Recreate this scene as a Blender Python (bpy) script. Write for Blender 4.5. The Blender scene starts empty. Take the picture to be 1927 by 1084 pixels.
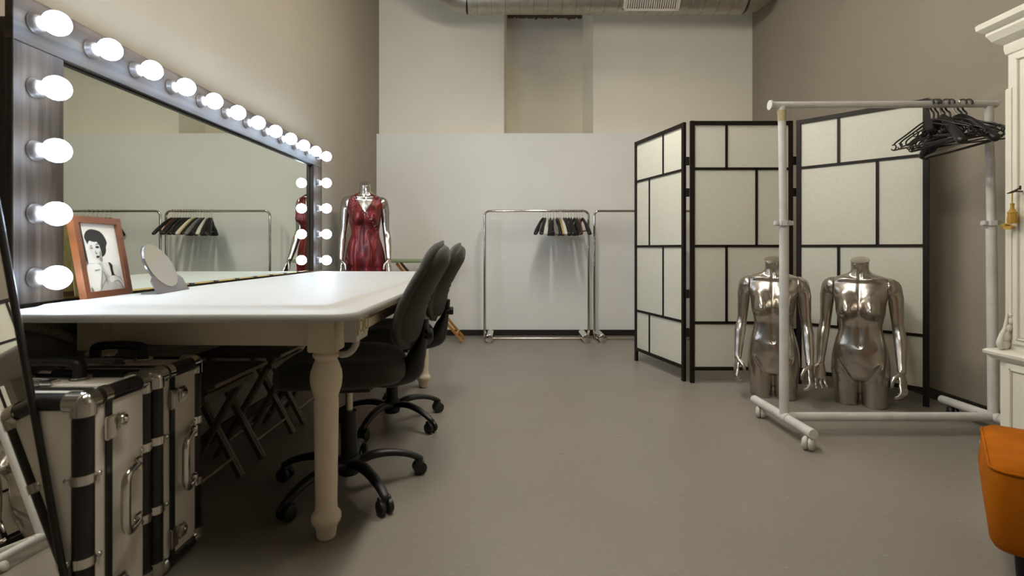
import bpy, bmesh, math, random
from mathutils import Vector, Matrix
import numpy as np
random.seed(7)
PI = math.pi
def R(d): return math.radians(d)
scene = bpy.context.scene
COL = scene.collection

# ------------------------------------------------------------ camera, world, exposure
cd = bpy.data.cameras.new('camera'); cam = bpy.data.objects.new('camera', cd); COL.objects.link(cam)
cam.location = (0, 0, .94); cam.rotation_euler = (PI/2, 0, 0)
cd.sensor_width = 36; cd.lens = 950/1927*36; cd.shift_y = -75/1927
cd.clip_start = .05; cd.clip_end = 60
cd.dof.use_dof = True; cd.dof.focus_distance = 3.4; cd.dof.aperture_fstop = 3.2
scene.camera = cam
w = bpy.data.worlds.new('world'); scene.world = w; w.use_nodes = True
w.node_tree.nodes['Background'].inputs[0].default_value = (.9, .8, .7, 1)
w.node_tree.nodes['Background'].inputs[1].default_value = .02
scene.view_settings.view_transform = 'Standard'; scene.view_settings.look = 'None'
scene.view_settings.gamma = 1; scene.view_settings.exposure = 0.17
BULB = 34.0
TUBE = 47.0

# ------------------------------------------------------------ materials
def mat(name, color, rough=.5, metal=0., emit=None, noise=0., nscale=8., bump=0., bscale=60., stretch=None,
        color2=None, sheen=0., coat=0., trans=0., alpha=1., spec=None, detail=6):
    m = bpy.data.materials.new(name); m.use_nodes = True
    nt = m.node_tree; b = nt.nodes['Principled BSDF']
    b.inputs['Base Color'].default_value = (*color, 1)
    b.inputs['Roughness'].default_value = rough; b.inputs['Metallic'].default_value = metal
    if sheen: b.inputs['Sheen Weight'].default_value = sheen; b.inputs['Sheen Roughness'].default_value = .4
    if coat: b.inputs['Coat Weight'].default_value = coat
    if trans: b.inputs['Transmission Weight'].default_value = trans
    if spec is not None: b.inputs['Specular IOR Level'].default_value = spec
    if emit:
        b.inputs['Emission Color'].default_value = (*emit[0], 1); b.inputs['Emission Strength'].default_value = emit[1]
    tc = nt.nodes.new('ShaderNodeTexCoord'); mp = nt.nodes.new('ShaderNodeMapping')
    nt.links.new(tc.outputs['Object'], mp.inputs[0])
    if stretch: mp.inputs['Scale'].default_value = stretch
    if noise or color2:
        n = nt.nodes.new('ShaderNodeTexNoise'); n.inputs['Scale'].default_value = nscale; n.inputs['Detail'].default_value = detail
        nt.links.new(mp.outputs[0], n.inputs['Vector'])
        r = nt.nodes.new('ShaderNodeValToRGB')
        c2 = color2 if color2 else tuple(c*(1-noise) for c in color)
        r.color_ramp.elements[0].position = .35; r.color_ramp.elements[0].color = (*c2, 1)
        r.color_ramp.elements[1].position = .65; r.color_ramp.elements[1].color = (*color, 1)
        nt.links.new(n.outputs['Fac'], r.inputs[0]); nt.links.new(r.outputs[0], b.inputs['Base Color'])
    if bump:
        n2 = nt.nodes.new('ShaderNodeTexNoise'); n2.inputs['Scale'].default_value = bscale; n2.inputs['Detail'].default_value = 5
        nt.links.new(mp.outputs[0], n2.inputs['Vector'])
        bp = nt.nodes.new('ShaderNodeBump'); bp.inputs['Strength'].default_value = bump; bp.inputs['Distance'].default_value = .01
        nt.links.new(n2.outputs['Fac'], bp.inputs['Height']); nt.links.new(bp.outputs[0], b.inputs['Normal'])
    return m

M = {}
M['wall_white'] = mat('cream_wall_paint', (.90, .89, .85), .85, noise=.03, nscale=2.5, bump=.12, bscale=45)
M['wall_white2'] = mat('upper_wall_paint', (.90, .86, .745), .9, noise=.03, nscale=1.8, bump=.15, bscale=35)
M['wall_taupe'] = mat('taupe_wall_paint', (.285, .247, .190), .8, noise=.06, nscale=1.6, bump=.15, bscale=30)
M['ceiling'] = mat('ceiling_paint', (.45, .42, .37), .9, noise=.05)
M['baseboard'] = mat('dark_baseboard', (.018, .012, .009), .45, noise=.3, nscale=5)
M['white_lacquer'] = mat('white_lacquer', (.47, .455, .42), .5, spec=.18, noise=.03, nscale=3, bump=.02, bscale=200)
M['white_paint'] = mat('white_table_paint', (.84, .73, .55), .45, noise=.04, nscale=5)
M['cream_paint'] = mat('cream_cabinet_paint', (.80, .77, .66), .5, noise=.05, nscale=6)
M['cream_gilt'] = mat('gilt_line', (.5, .38, .18), .5, noise=.2)
M['chrome'] = mat('chrome', (.80, .76, .70), .12, 1., noise=.08, nscale=4)
M['steel'] = mat('brushed_steel', (.6, .55, .48), .3, 1., noise=.12, nscale=20)
M['mannequin'] = mat('silver_mannequin_gloss', (.57, .52, .46), .27, 1., noise=.10, nscale=7, bump=.02, bscale=25)
M['black_plastic'] = mat('black_plastic', (.012, .010, .009), .45, noise=.2)
M['black_satin'] = mat('black_satin_metal', (.012, .009, .007), .3, noise=.2)
M['black_wood'] = mat('black_brown_wood', (.012, .006, .004), .5, spec=.3, noise=.3, nscale=12, stretch=(1, 1, .1))
M['chair_fabric'] = mat('charcoal_chair_fabric', (.036, .027, .019), .95, noise=.25, nscale=300, bump=.3, bscale=500, sheen=.25)
M['chair_cover'] = mat('charcoal_back_cover', (.036, .028, .020), .7, noise=.15, nscale=80, bump=.1, bscale=200, sheen=.15)
M['alu_panel'] = mat('aluminium_case_panel', (.80, .73, .63), .42, .12, noise=.05, nscale=90, stretch=(1, 1, .02), bump=.05, bscale=150)
M['white_tube'] = mat('white_enamel_tube', (.66, .64, .60), .4, noise=.12, nscale=14, bump=.05, bscale=80)
M['yellow_tape'] = mat('yellowed_tape', (.55, .46, .24), .6, noise=.2, nscale=60)
M['caster_white'] = mat('cream_caster_plastic', (.60, .57, .48), .45, noise=.05)
M['orange_velvet'] = mat('orange_velvet', (.46, .125, .0015), .9, noise=.3, nscale=5, bump=.15, bscale=300, spec=.15)
M['orange_wood'] = mat('orange_wood', (.50, .22, .04), .45, noise=.3, nscale=15)
M['green_cover'] = mat('pale_green_cover', (.38, .48, .30), .9, noise=.1, nscale=40)
M['frame_wood'] = mat('reddish_frame_wood', (.17, .050, .011), .45, noise=.35, nscale=14, stretch=(1, .15, 1), bump=.05)
M['frame_back'] = mat('hardboard_back', (.42, .27, .09), .8, noise=.15, nscale=50)
M['bulb'] = mat('bulb_glow', (.9, .9, .88), .3, emit=((.75, .95, 1.22), BULB))
M['socket'] = mat('porcelain_socket', (.07, .055, .045), .4, noise=.05)
M['tube'] = mat('lamp_diffuser', (.9, .9, .88), .4, emit=((1., .94, .84), TUBE))
M['fixture'] = mat('fixture_enamel', (.8, .8, .78), .4, noise=.03)
M['duct'] = mat('galvanised_duct', (.50, .46, .39), .38, .85, noise=.2, nscale=18)
M['duct_seam'] = mat('duct_seam_dark', (.16, .13, .10), .5, .6, noise=.2)
M['grille_white'] = mat('white_grille', (.62, .57, .5), .5, noise=.03)
M['void'] = mat('dark_recess', (.02, .017, .014), .9, noise=.2)
M['acrylic'] = mat('grey_acrylic', (.11, .09, .08), .2, noise=.05, nscale=30)
M['brass'] = mat('brass', (.80, .55, .18), .25, 1., noise=.1)
M['tassel'] = mat('golden_tassel_thread', (.55, .33, .05), .8, noise=.35, nscale=40, stretch=(6, 6, .3), bump=.4, bscale=120)
M['key'] = mat('old_iron', (.10, .05, .03), .45, .7, noise=.3, nscale=80)
M['outlet'] = mat('cream_outlet', (.70, .62, .45), .4, noise=.05)
M['conduit'] = mat('grey_corrugated_conduit', (.30, .24, .18), .55, noise=.1)
M['stool_wood'] = mat('dull_beech_wood', (.15, .105, .065), .55, noise=.2, nscale=20)
M['stool_edge'] = mat('pale_lit_wood', (.34, .25, .15), .5, noise=.2, nscale=20)  # paler wood tone, stands in for light from above on the stool edges
M['brown_panel'] = mat('brown_backing_board', (.045, .028, .018), .7, noise=.4, nscale=7, bump=.2)
M['hang_black'] = mat('black_hanger_plastic', (.014, .011, .010), .35, noise=.2)
M['hang_white'] = mat('white_hanger_plastic', (.70, .67, .58), .35, noise=.03)
M['hang_grey'] = mat('grey_hanger_plastic', (.20, .19, .18), .4, noise=.05)
M['hang_tan'] = mat('light_wood_hanger', (.55, .36, .14), .45, noise=.2, nscale=30)
M['hang_red'] = mat('red_brown_hanger', (.17, .025, .010), .35, noise=.2, nscale=30)
M['clear'] = mat('clear_plastic', (.75, .7, .62), .15, noise=.03, trans=.8)
M['bead'] = mat('glass_bead', (.95, .85, .8), .08, .6, noise=.02)
M['red_tag'] = mat('red_tag', (.6, .04, .02), .5, noise=.05)
M['green_tag'] = mat('green_tag', (.25, .5, .25), .5, noise=.05)
M['yellow_tag'] = mat('yellow_tag', (.6, .55, .08), .5, noise=.05)

# mirror glass: greenish silvering
def mirror_mat(name, c, r=.0):
    m = mat(name, c, r, 1.)
    return m
M['mirror'] = mirror_mat('greenish_mirror', (.80, .84, .755), .004)
M['mirror2'] = mirror_mat('clear_mirror', (.82, .81, .76), .01)

# satin of the red dress
def satin():
    m = mat('red_satin', (.30, .012, .012), .38, .3)
    nt = m.node_tree; b = nt.nodes['Principled BSDF']
    tc = nt.nodes.new('ShaderNodeTexCoord'); mp = nt.nodes.new('ShaderNodeMapping'); mp.inputs['Scale'].default_value = (9, 9, 2.2)
    nt.links.new(tc.outputs['Object'], mp.inputs[0])
    n = nt.nodes.new('ShaderNodeTexNoise'); n.inputs['Scale'].default_value = 2.2; n.inputs['Detail'].default_value = 8; n.inputs['Distortion'].default_value = 1.2
    nt.links.new(mp.outputs[0], n.inputs['Vector'])
    r = nt.nodes.new('ShaderNodeValToRGB'); r.color_ramp.elements[0].position = .35; r.color_ramp.elements[1].position = .7
    r.color_ramp.elements[0].color = (.060, .004, .004, 1); r.color_ramp.elements[1].color = (.20, .014, .011, 1)
    nt.links.new(n.outputs['Fac'], r.inputs[0]); nt.links.new(r.outputs[0], b.inputs['Base Color'])
    bp = nt.nodes.new('ShaderNodeBump'); bp.inputs['Strength'].default_value = .8; bp.inputs['Distance'].default_value = .02
    nt.links.new(n.outputs['Fac'], bp.inputs['Height']); nt.links.new(bp.outputs[0], b.inputs['Normal'])
    return m
M['satin'] = satin()

# mirror frame boards: grey brown brushed wood, grain along u
def board_mat(name, stretch):
    m = mat(name, (.16, .13, .115), .6, spec=.15)
    nt = m.node_tree; b = nt.nodes['Principled BSDF']
    tc = nt.nodes.new('ShaderNodeTexCoord'); mp = nt.nodes.new('ShaderNodeMapping'); mp.inputs['Scale'].default_value = stretch
    nt.links.new(tc.outputs['Object'], mp.inputs[0])
    n = nt.nodes.new('ShaderNodeTexNoise'); n.inputs['Scale'].default_value = 30; n.inputs['Detail'].default_value = 9; n.inputs['Distortion'].default_value = .6
    nt.links.new(mp.outputs[0], n.inputs['Vector'])
    r = nt.nodes.new('ShaderNodeValToRGB'); r.color_ramp.elements[0].position = .3; r.color_ramp.elements[1].position = .7
    r.color_ramp.elements[0].color = (.012, .007, .004, 1); r.color_ramp.elements[1].color = (.052, .036, .024, 1)
    nt.links.new(n.outputs['Fac'], r.inputs[0]); nt.links.new(r.outputs[0], b.inputs['Base Color'])
    bp = nt.nodes.new('ShaderNodeBump'); bp.inputs['Strength'].default_value = .35; bp.inputs['Distance'].default_value = .004
    nt.links.new(n.outputs['Fac'], bp.inputs['Height']); nt.links.new(bp.outputs[0], b.inputs['Normal'])
    return m
M['board_h'] = board_mat('grey_board_lengthwise', (1, .05, 1))
M['board_v'] = board_mat('grey_board_upright', (1, 1, .05))

# linoleum floor with flecks, scuffs and long seams
def floor_mat():
    m = mat('grey_linoleum', (.30, .27, .235), .46)
    nt = m.node_tree; b = nt.nodes['Principled BSDF']; L = nt.links.new
    tc = nt.nodes.new('ShaderNodeTexCoord')
    def noise(s, d=6, vec=None, dist=0.):
        n = nt.nodes.new('ShaderNodeTexNoise'); n.inputs['Scale'].default_value = s; n.inputs['Detail'].default_value = d
        n.inputs['Distortion'].default_value = dist
        L(vec if vec else tc.outputs['Object'], n.inputs['Vector']); return n
    def ramp(src, p0, c0, p1, c1):
        r = nt.nodes.new('ShaderNodeValToRGB'); r.color_ramp.elements[0].position = p0; r.color_ramp.elements[1].position = p1
        r.color_ramp.elements[0].color = c0; r.color_ramp.elements[1].color = c1; L(src, r.inputs[0]); return r
    def mix(fac, a, c, mode='MIX'):
        x = nt.nodes.new('ShaderNodeMix'); x.data_type = 'RGBA'; x.blend_type = mode
        if isinstance(fac, float): x.inputs[0].default_value = fac
        else: L(fac, x.inputs[0])
        for s, i in ((a, 6), (c, 7)):
            if isinstance(s, tuple): x.inputs[i].default_value = s
            else: L(s, x.inputs[i])
        return x.outputs[2]
    big = ramp(noise(1.1, 4).outputs['Fac'], .35, (.222, .200, .163, 1), .68, (.252, .226, .193, 1))
    fine = ramp(noise(60, 8, None, 1.5).outputs['Fac'], .35, (.94, .94, .94, 1), .65, (1.03, 1.03, 1.02, 1))
    c = mix(1., big.outputs[0], fine.outputs[0], 'MULTIPLY')
    mp = nt.nodes.new('ShaderNodeMapping'); mp.inputs['Rotation'].default_value = (0, 0, .7); mp.inputs['Scale'].default_value = (14, 50, 1)
    L(tc.outputs['Object'], mp.inputs[0])
    v = nt.nodes.new('ShaderNodeTexVoronoi'); v.inputs['Scale'].default_value = .5; L(mp.outputs[0], v.inputs['Vector'])
    fl = ramp(v.outputs['Distance'], .0, (1, 1, 1, 1), .075, (0, 0, 0, 1))
    c = mix(fl.outputs[0], c, (.40, .36, .27, 1))
    mp2 = nt.nodes.new('ShaderNodeMapping'); mp2.inputs['Rotation'].default_value = (0, 0, -.5); mp2.inputs['Scale'].default_value = (3, 8, 1); mp2.inputs['Location'].default_value = (3.3, 1.7, 0)
    L(tc.outputs['Object'], mp2.inputs[0])
    v2 = nt.nodes.new('ShaderNodeTexVoronoi'); v2.inputs['Scale'].default_value = .9; L(mp2.outputs[0], v2.inputs['Vector'])
    sc = ramp(v2.outputs['Distance'], .0, (1, 1, 1, 1), .055, (0, 0, 0, 1))
    c = mix(sc.outputs[0], c, (.13, .10, .075, 1))
    L(c, b.inputs['Base Color'])
    rr = ramp(noise(3, 5).outputs['Fac'], .2, (.33, .33, .33, 1), .8, (.41, .41, .41, 1))
    L(rr.outputs[0], b.inputs['Roughness'])
    bp = nt.nodes.new('ShaderNodeBump'); bp.inputs['Strength'].default_value = .05; bp.inputs['Distance'].default_value = .01
    L(noise(90, 3).outputs['Fac'], bp.inputs['Height']); L(bp.outputs[0], b.inputs['Normal'])
    return m
M['floor'] = floor_mat()

# translucent screen paper
def paper():
    m = bpy.data.materials.new('screen_paper'); m.use_nodes = True; nt = m.node_tree
    b = nt.nodes['Principled BSDF']; out = nt.nodes['Material Output']
    b.inputs['Roughness'].default_value = .8
    tc = nt.nodes.new('ShaderNodeTexCoord'); n = nt.nodes.new('ShaderNodeTexNoise'); n.inputs['Scale'].default_value = 55; n.inputs['Detail'].default_value = 8
    nt.links.new(tc.outputs['Object'], n.inputs['Vector'])
    r = nt.nodes.new('ShaderNodeValToRGB'); r.color_ramp.elements[0].color = (.82, .81, .70, 1); r.color_ramp.elements[1].color = (.88, .87, .77, 1)
    r.color_ramp.elements[0].position = .3; r.color_ramp.elements[1].position = .7
    nt.links.new(n.outputs['Fac'], r.inputs[0]); nt.links.new(r.outputs[0], b.inputs['Base Color'])
    t = nt.nodes.new('ShaderNodeBsdfTranslucent'); t.inputs[0].default_value = (.72, .66, .46, 1)
    mx = nt.nodes.new('ShaderNodeMixShader'); mx.inputs[0].default_value = .22
    nt.links.new(b.outputs[0], mx.inputs[1]); nt.links.new(t.outputs[0], mx.inputs[2]); nt.links.new(mx.outputs[0], out.inputs[0])
    return m
M['paper'] = paper()

# rough plaster of the niche: bluish weathered patch near its top (a stain with its own shape)
def niche_mat():
    m = mat('rough_niche_plaster', (.45, .41, .34), .9)
    nt = m.node_tree; b = nt.nodes['Principled BSDF']; L = nt.links.new
    tc = nt.nodes.new('ShaderNodeTexCoord'); sp = nt.nodes.new('ShaderNodeSeparateXYZ'); L(tc.outputs['Object'], sp.inputs[0])
    n = nt.nodes.new('ShaderNodeTexNoise'); n.inputs['Scale'].default_value = 2.2; n.inputs['Detail'].default_value = 7; L(tc.outputs['Object'], n.inputs['Vector'])
    a = nt.nodes.new('ShaderNodeMath'); a.operation = 'MULTIPLY_ADD'; L(n.outputs['Fac'], a.inputs[0]); a.inputs[1].default_value = .9; L(sp.outputs['Z'], a.inputs[2])
    mr = nt.nodes.new('ShaderNodeMapRange'); L(a.outputs[0], mr.inputs[0]); mr.inputs[1].default_value = 3.45; mr.inputs[2].default_value = 4.1
    mx = nt.nodes.new('ShaderNodeMix'); mx.data_type = 'RGBA'; L(mr.outputs[0], mx.inputs[0])
    mx.inputs[6].default_value = (.80, .75, .61, 1); mx.inputs[7].default_value = (.54, .51, .51, 1); L(mx.outputs[2], b.inputs['Base Color'])
    n2 = nt.nodes.new('ShaderNodeTexNoise'); n2.inputs['Scale'].default_value = 22; n2.inputs['Detail'].default_value = 8; L(tc.outputs['Object'], n2.inputs['Vector'])
    ml = nt.nodes.new('ShaderNodeMath'); ml.operation = 'MULTIPLY'; L(n2.outputs['Fac'], ml.inputs[0]); L(mr.outputs[0], ml.inputs[1])
    bp = nt.nodes.new('ShaderNodeBump'); bp.inputs['Strength'].default_value = .8; bp.inputs['Distance'].default_value = .03; L(ml.outputs[0], bp.inputs['Height']); L(bp.outputs[0], b.inputs['Normal'])
    return m
M['niche'] = niche_mat()

# ------------------------------------------------------------ mesh helpers
class MB:
    def __init__(s): s.v = []; s.f = []; s.mi = []
    def add(s, vs, fs, mi=0):
        o = len(s.v); s.v += [tuple(p) for p in vs]; s.f += [tuple(i+o for i in q) for q in fs]; s.mi += [mi]*len(fs); return s
    def box(s, lo, hi, bev=0., rot=None, piv=None, mi=0):
        lo = Vector(lo); hi = Vector(hi)
        bm = bmesh.new(); bmesh.ops.create_cube(bm, size=1)
        c = (lo+hi)/2; d = hi-lo
        for v in bm.verts: v.co = Vector((v.co.x*d.x, v.co.y*d.y, v.co.z*d.z))
        if bev: bmesh.ops.bevel(bm, geom=bm.edges[:], offset=min(bev, min(abs(x) for x in d)*.49), segments=2, affect='EDGES')
        for v in bm.verts: v.co += c
        if rot is not None:
            p = Vector(piv) if piv is not None else c
            for v in bm.verts: v.co = rot @ (v.co-p) + p
        bm.verts.index_update()
        s.add([v.co[:] for v in bm.verts], [[v.index for v in f.verts] for f in bm.faces], mi); bm.free(); return s
    def rings(s, rs, caps=True, closed=True, mi=0):
        n = len(rs[0]); vs = [p for r in rs for p in r]; fs = []
        for i in range(len(rs)-1):
            for j in range(n if closed else n-1):
                k = (j+1) % n
                fs.append((i*n+j, i*n+k, (i+1)*n+k, (i+1)*n+j))
        if caps and closed:
            fs.append(tuple(range(n-1, -1, -1))); fs.append(tuple((len(rs)-1)*n+j for j in range(n)))
        return s.add(vs, fs, mi)
    def lathe(s, prof, c=(0, 0, 0), n=28, axis='z', mi=0):
        rs = []
        for r, z in prof:
            ring = []
            for j in range(n):
                a = 2*PI*j/n; x, y = r*math.cos(a), r*math.sin(a)
                p = (x, y, z) if axis == 'z' else ((z, x, y) if axis == 'x' else (y, z, x))
                ring.append((p[0]+c[0], p[1]+c[1], p[2]+c[2]))
            rs.append(ring)
        return s.rings(rs, mi=mi)
    def tube(s, path, r, n=12, r2=None, sub=0, mi=0, up=(0, 0, 1), roundcap=False):
        P = [Vector(p) for p in path]; m = len(P)
        rr = list(r) if hasattr(r, '__len__') else [r]*m
        q = list(r2) if hasattr(r2, '__len__') else ([r2]*m if r2 else rr[:])
        if sub:
            P2, a, b = [], [], []
            for i in range(m-1):
                p0 = P[max(i-1, 0)]; p1 = P[i]; p2 = P[i+1]; p3 = P[min(i+2, m-1)]
                for k in range(sub):
                    t = k/sub
                    P2.append(.5*((2*p1)+(p2-p0)*t+(2*p0-5*p1+4*p2-p3)*t*t+(3*p1-p0-3*p2+p3)*t**3))
                    tt = t*t*(3-2*t); a.append(rr[i]*(1-tt)+rr[i+1]*tt); b.append(q[i]*(1-tt)+q[i+1]*tt)
            P2.append(P[-1]); a.append(rr[-1]); b.append(q[-1]); P, rr, q = P2, a, b; m = len(P)
        T = [(P[min(i+1, m-1)]-P[max(i-1, 0)]).normalized() for i in range(m)]
        u = Vector(up)
        if abs(u.dot(T[0])) > .95: u = Vector((1, 0, 0)) if abs(T[0].x) < .9 else Vector((0, 1, 0))
        u = (u - T[0]*u.dot(T[0])).normalized()
        rs = []
        if roundcap:
            seq = []
            for k in (0, 1, 2):
                a = k/3*PI/2; seq.append((0, -math.cos(a)*min(rr[0], q[0]), math.sin(a) if k else .05))
            for i in range(m): seq.append((i, 0, 1))
            for k in (2, 1, 0):
                a = k/3*PI/2; seq.append((m-1, math.cos(a)*min(rr[-1], q[-1]), math.sin(a) if k else .05))
        else: seq = [(i, 0, 1) for i in range(m)]
        last = 0
        for i, off, sc in seq:
            if i != last: u = (u - T[i]*u.dot(T[i])).normalized(); last = i
            v = T[i].cross(u)
            c = P[i]+T[i]*off
            rs.append([tuple(c + u*math.cos(2*PI*j/n)*rr[i]*sc + v*math.sin(2*PI*j/n)*q[i]*sc) for j in range(n)])
        return s.rings(rs, mi=mi)
    def bar(s, p0, p1, w, h, up=(0, 0, 1), bev=0., mi=0):
        p0 = Vector(p0); p1 = Vector(p1); t = (p1-p0); L = t.length; t.normalize()
        u = Vector(up)
        if abs(u.dot(t)) > .98: u = Vector((1, 0, 0))
        u = (u-t*u.dot(t)).normalized(); v = u.cross(t)
        rot = Matrix((t, v, u)).transposed()
        c = (p0+p1)/2
        return s.box(c-Vector((L/2, w/2, h/2)), c+Vector((L/2, w/2, h/2)), bev, rot=rot, mi=mi)
    def ball(s, c, r, seg=20, rg=12, mi=0):
        if not hasattr(r, '__len__'): r = (r, r, r)
        rs = []
        for i in range(rg+1):
            a = PI*i/rg; sr = max(math.sin(a), .01)
            rs.append([(c[0]+r[0]*sr*math.cos(2*PI*j/seg), c[1]+r[1]*sr*math.sin(2*PI*j/seg), c[2]-r[2]*math.cos(a)) for j in range(seg)])
        return s.rings(rs, mi=mi)
    def xf(s, mtx):
        s.v = [tuple(mtx @ Vector(p)) for p in s.v]; return s
    def build(s, name, m, parent=None, smooth=35, loc=None):
        me = bpy.data.meshes.new(name); me.from_pydata(s.v, [], s.f)
        ms = m if isinstance(m, (list, tuple)) else [m]
        for k in ms: me.materials.append(M[k])
        if len(ms) > 1: me.polygons.foreach_set('material_index', s.mi)
        bm = bmesh.new(); bm.from_mesh(me); bmesh.ops.recalc_face_normals(bm, faces=bm.faces[:]); bm.to_mesh(me); bm.free()
        if smooth:
            me.polygons.foreach_set('use_smooth', [True]*len(me.polygons)); me.set_sharp_from_angle(angle=R(smooth))
        me.update()
        o = bpy.data.objects.new(name, me); COL.objects.link(o)
        if parent: o.parent = parent
        if loc: o.location = loc
        return o
def tag(o, label=None, cat=None, group=None, kind=None):
    if label: o['label'] = label
    if cat: o['category'] = cat
    if group: o['group'] = group
    if kind: o['kind'] = kind
    return o
def thing(name, label, cat, loc=(0, 0, 0), rz=0., group=None):
    o = bpy.data.objects.new(name, None); COL.objects.link(o); o.location = loc; o.rotation_euler = (0, 0, rz)
    o.empty_display_size = .05
    return tag(o, label, cat, group)
def struct(mb, name, m, label=None, **k):
    return tag(mb.build(name, m, **k), label, None, None, 'structure')
KIDS = {}
def kids(o): return [c for c in bpy.data.objects if c.parent == o]
def copy_tree(o, parent=None):
    c = o.copy(); COL.objects.link(c)
    if parent: c.parent = parent
    for ch in kids(o): copy_tree(ch, c)
    return c

# ------------------------------------------------------------ room shell
XL, XR, YB, YF, ZC = -1.46, 2.64, 5.44, -2.2, 4.3
struct(MB().box((XL-.1, YF-.1, -.1), (XR+.1, 6.2, 0)), 'floor', 'floor', 'grey linoleum floor with pale flecks and scuffs', smooth=0)
struct(MB().box((XL-.1, YF-.1, ZC), (XR+.1, 6.2, ZC+.1)), 'ceiling', 'ceiling', smooth=0)
struct(MB().box((XL-.1, YF-.1, 0), (XL, 6.2, ZC)), 'wall_left', 'wall_taupe', 'taupe painted wall behind the lit mirror', smooth=0)
struct(MB().box((XR, YF-.1, 0), (XR+.1, 6.2, ZC)), 'wall_right', 'wall_taupe', 'taupe painted wall on the right', smooth=0)
struct(MB().box((XL, YF-.1, 0), (XR, YF, ZC)), 'wall_front', 'wall_taupe', smooth=0)
ZL = 2.172; YU = 5.545
b = MB().box((XL, YB, 0), (XR, YU+.01, ZL))
b.add([(XL+.13, YB-.002, ZL-.002), (XR, YB-.002, ZL-.002), (XR, YB-.002, ZL+.006), (XL+.13, YB-.002, ZL+.006), (XL+.13, YB+.1, ZL-.002), (XR, YB+.1, ZL-.002), (XR, YB+.1, ZL+.006), (XL+.13, YB+.1, ZL+.006)],
      [(0, 1, 2, 3), (3, 2, 6, 7), (0, 3, 7, 4)])
struct(b, 'wall_back', 'wall_white', 'pale lower part of the back wall ending in a shallow ledge', smooth=0)
# upper wall with niche, slightly irregular edges where it meets the side walls
NX0, NX1, NZ1 = -.088, .892, 3.62
ub = MB()
ub.box((XL, YU, ZL), (NX0, YU+.1, ZC)); ub.box((NX1, YU, ZL), (XR, YU+.1, ZC)); ub.box((NX0, YU, NZ1), (NX1, YU+.1, ZC))
struct(ub, 'wall_back_upper', 'wall_white2', 'pale upper part of the back wall around the niche', smooth=0)
IX0, IX1, IY = -.060, .83, 5.93
nb = MB()
nb.add([(NX0, YU+.005, ZL), (IX0, IY, ZL), (IX0, IY, 3.70), (NX0, YU+.005, 3.62)], [(0, 1, 2, 3)])
nb.add([(NX1, YU+.005, ZL), (IX1, IY, ZL), (IX1, IY, 3.70), (NX1, YU+.005, 3.62)], [(0, 1, 2, 3)])
nb.add([(NX0, YU+.005, 3.62), (NX1, YU+.005, 3.62), (IX1, IY, 3.70), (IX0, IY, 3.70)], [(0, 1, 2, 3)])
nb.add([(NX0, YU, ZL), (NX1, YU, ZL), (IX1, IY+.1, ZL), (IX0, IY+.1, ZL)], [(0, 1, 2, 3)])
struct(nb, 'trim_1', 'wall_white2', 'splayed sides of the wall niche', smooth=0)
struct(MB().box((IX0-.1, IY, ZL-.05), (IX1+.1, IY+.05, 3.8)), 'wall_back_niche', 'niche', 'rough plaster back of the niche with a bluish weathered top', smooth=0)
# crumbling dark strip along the niche top
cb = MB(); random.seed(3)
pts = []
for i in range(60):
    x = IX0+.01+(IX1-IX0-.02)*i/59; pts.append((x, 3.66-.008-.022*random.random()*(1 if i not in (22, 23, 24, 48, 49) else 2)))
vs = [(x, IY-.004, z) for x, z in pts]+[(x, IY-.004, 3.72) for x, z in pts]+[(x, IY+.01, z) for x, z in pts]
fs = [(i, i+1, 61+i, 60+i) for i in range(59)]+[(i, i+1, 121+i, 120+i) for i in range(59)]
cb.add(vs, fs)
M['crumble'] = mat('crumbled_mortar', (.16, .11, .07), .95, noise=.4, nscale=40, bump=.4)
struct(cb, 'trim_2', 'crumble', 'crumbled dark edge at the top of the niche', smooth=0)
struct(MB().box((XL, YB-.014, 0), (XR, YB, .062), .003), 'baseboard_back', 'baseboard')
struct(MB().box((XR-.014, YF, 0), (XR, YB-.014, .062), .003), 'baseboard_right', 'baseboard')
struct(MB().box((XL, YF, 0), (XL+.014, YB-.014, .062), .003), 'baseboard_left', 'baseboard')

# ------------------------------------------------------------ ceiling lamps (above the frame)
def lamp(x, y, L, label):
    t = thing('ceiling_light', label, 'ceiling light', (x, y, 3.0), 0, 'ceiling lamps hanging over the room')
    MB().box((-.09, -L/2, 0), (.09, L/2, .07), .01).build('housing', 'fixture', t)
    MB().box((-.07, -L/2+.02, -.085), (.07, L/2-.02, 0), .02).build('diffuser', 'tube', t)
    for yy in (-L*.35, L*.35): MB().tube([(0, yy, .06), (0, yy, ZC-3.0)], .004, 8).build('suspension_wire', 'steel', t)
lamp(-.22, 1.2, 1.5, 'long hanging ceiling lamp over the right edge of the white table, out of the picture')
lamp(.35, 3.2, 1.5, 'long hanging ceiling lamp over the middle of the room, out of the picture')

# ------------------------------------------------------------ ventilation duct
t = thing('ventilation_duct', 'galvanised round spiral duct under the ceiling with a white grille', 'air duct', (0, 5.0, 3.44))
r0 = .172
path = [(-.42, 0, 0), (2.28, 0, 0)]
MB().tube(path, r0, 40).build('pipe', 'duct', t)
sm = MB()
xx = -.34
while xx < 2.25:
    sm.tube([(xx-.0015, 0, 0), (xx+.0015, 0, 0)], r0+.0015, 40); xx += .138
sm.build('seam', 'duct_seam', t)
eb = MB()
for a0, a1, sgn, cx in ((0, 1, -1, -.42), (0, 1, 1, 2.28)):
    P = []
    for k in range(5):
        a = k/4*PI/2; P.append((cx+sgn*.24*math.sin(a), 0, .24*(1-math.cos(a))))
    P.append((P[-1][0], 0, ZC-3.44))
    el = MB().tube(P, r0+.001, 40, up=(0, 1, 0)).build('elbow', 'duct', t, smooth=25)
for cx in (-.42, -.30, 1.70): MB().tube([(cx-.012, 0, 0), (cx+.012, 0, 0)], r0+.005, 40).build('joint_band', 'duct', t)
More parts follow.
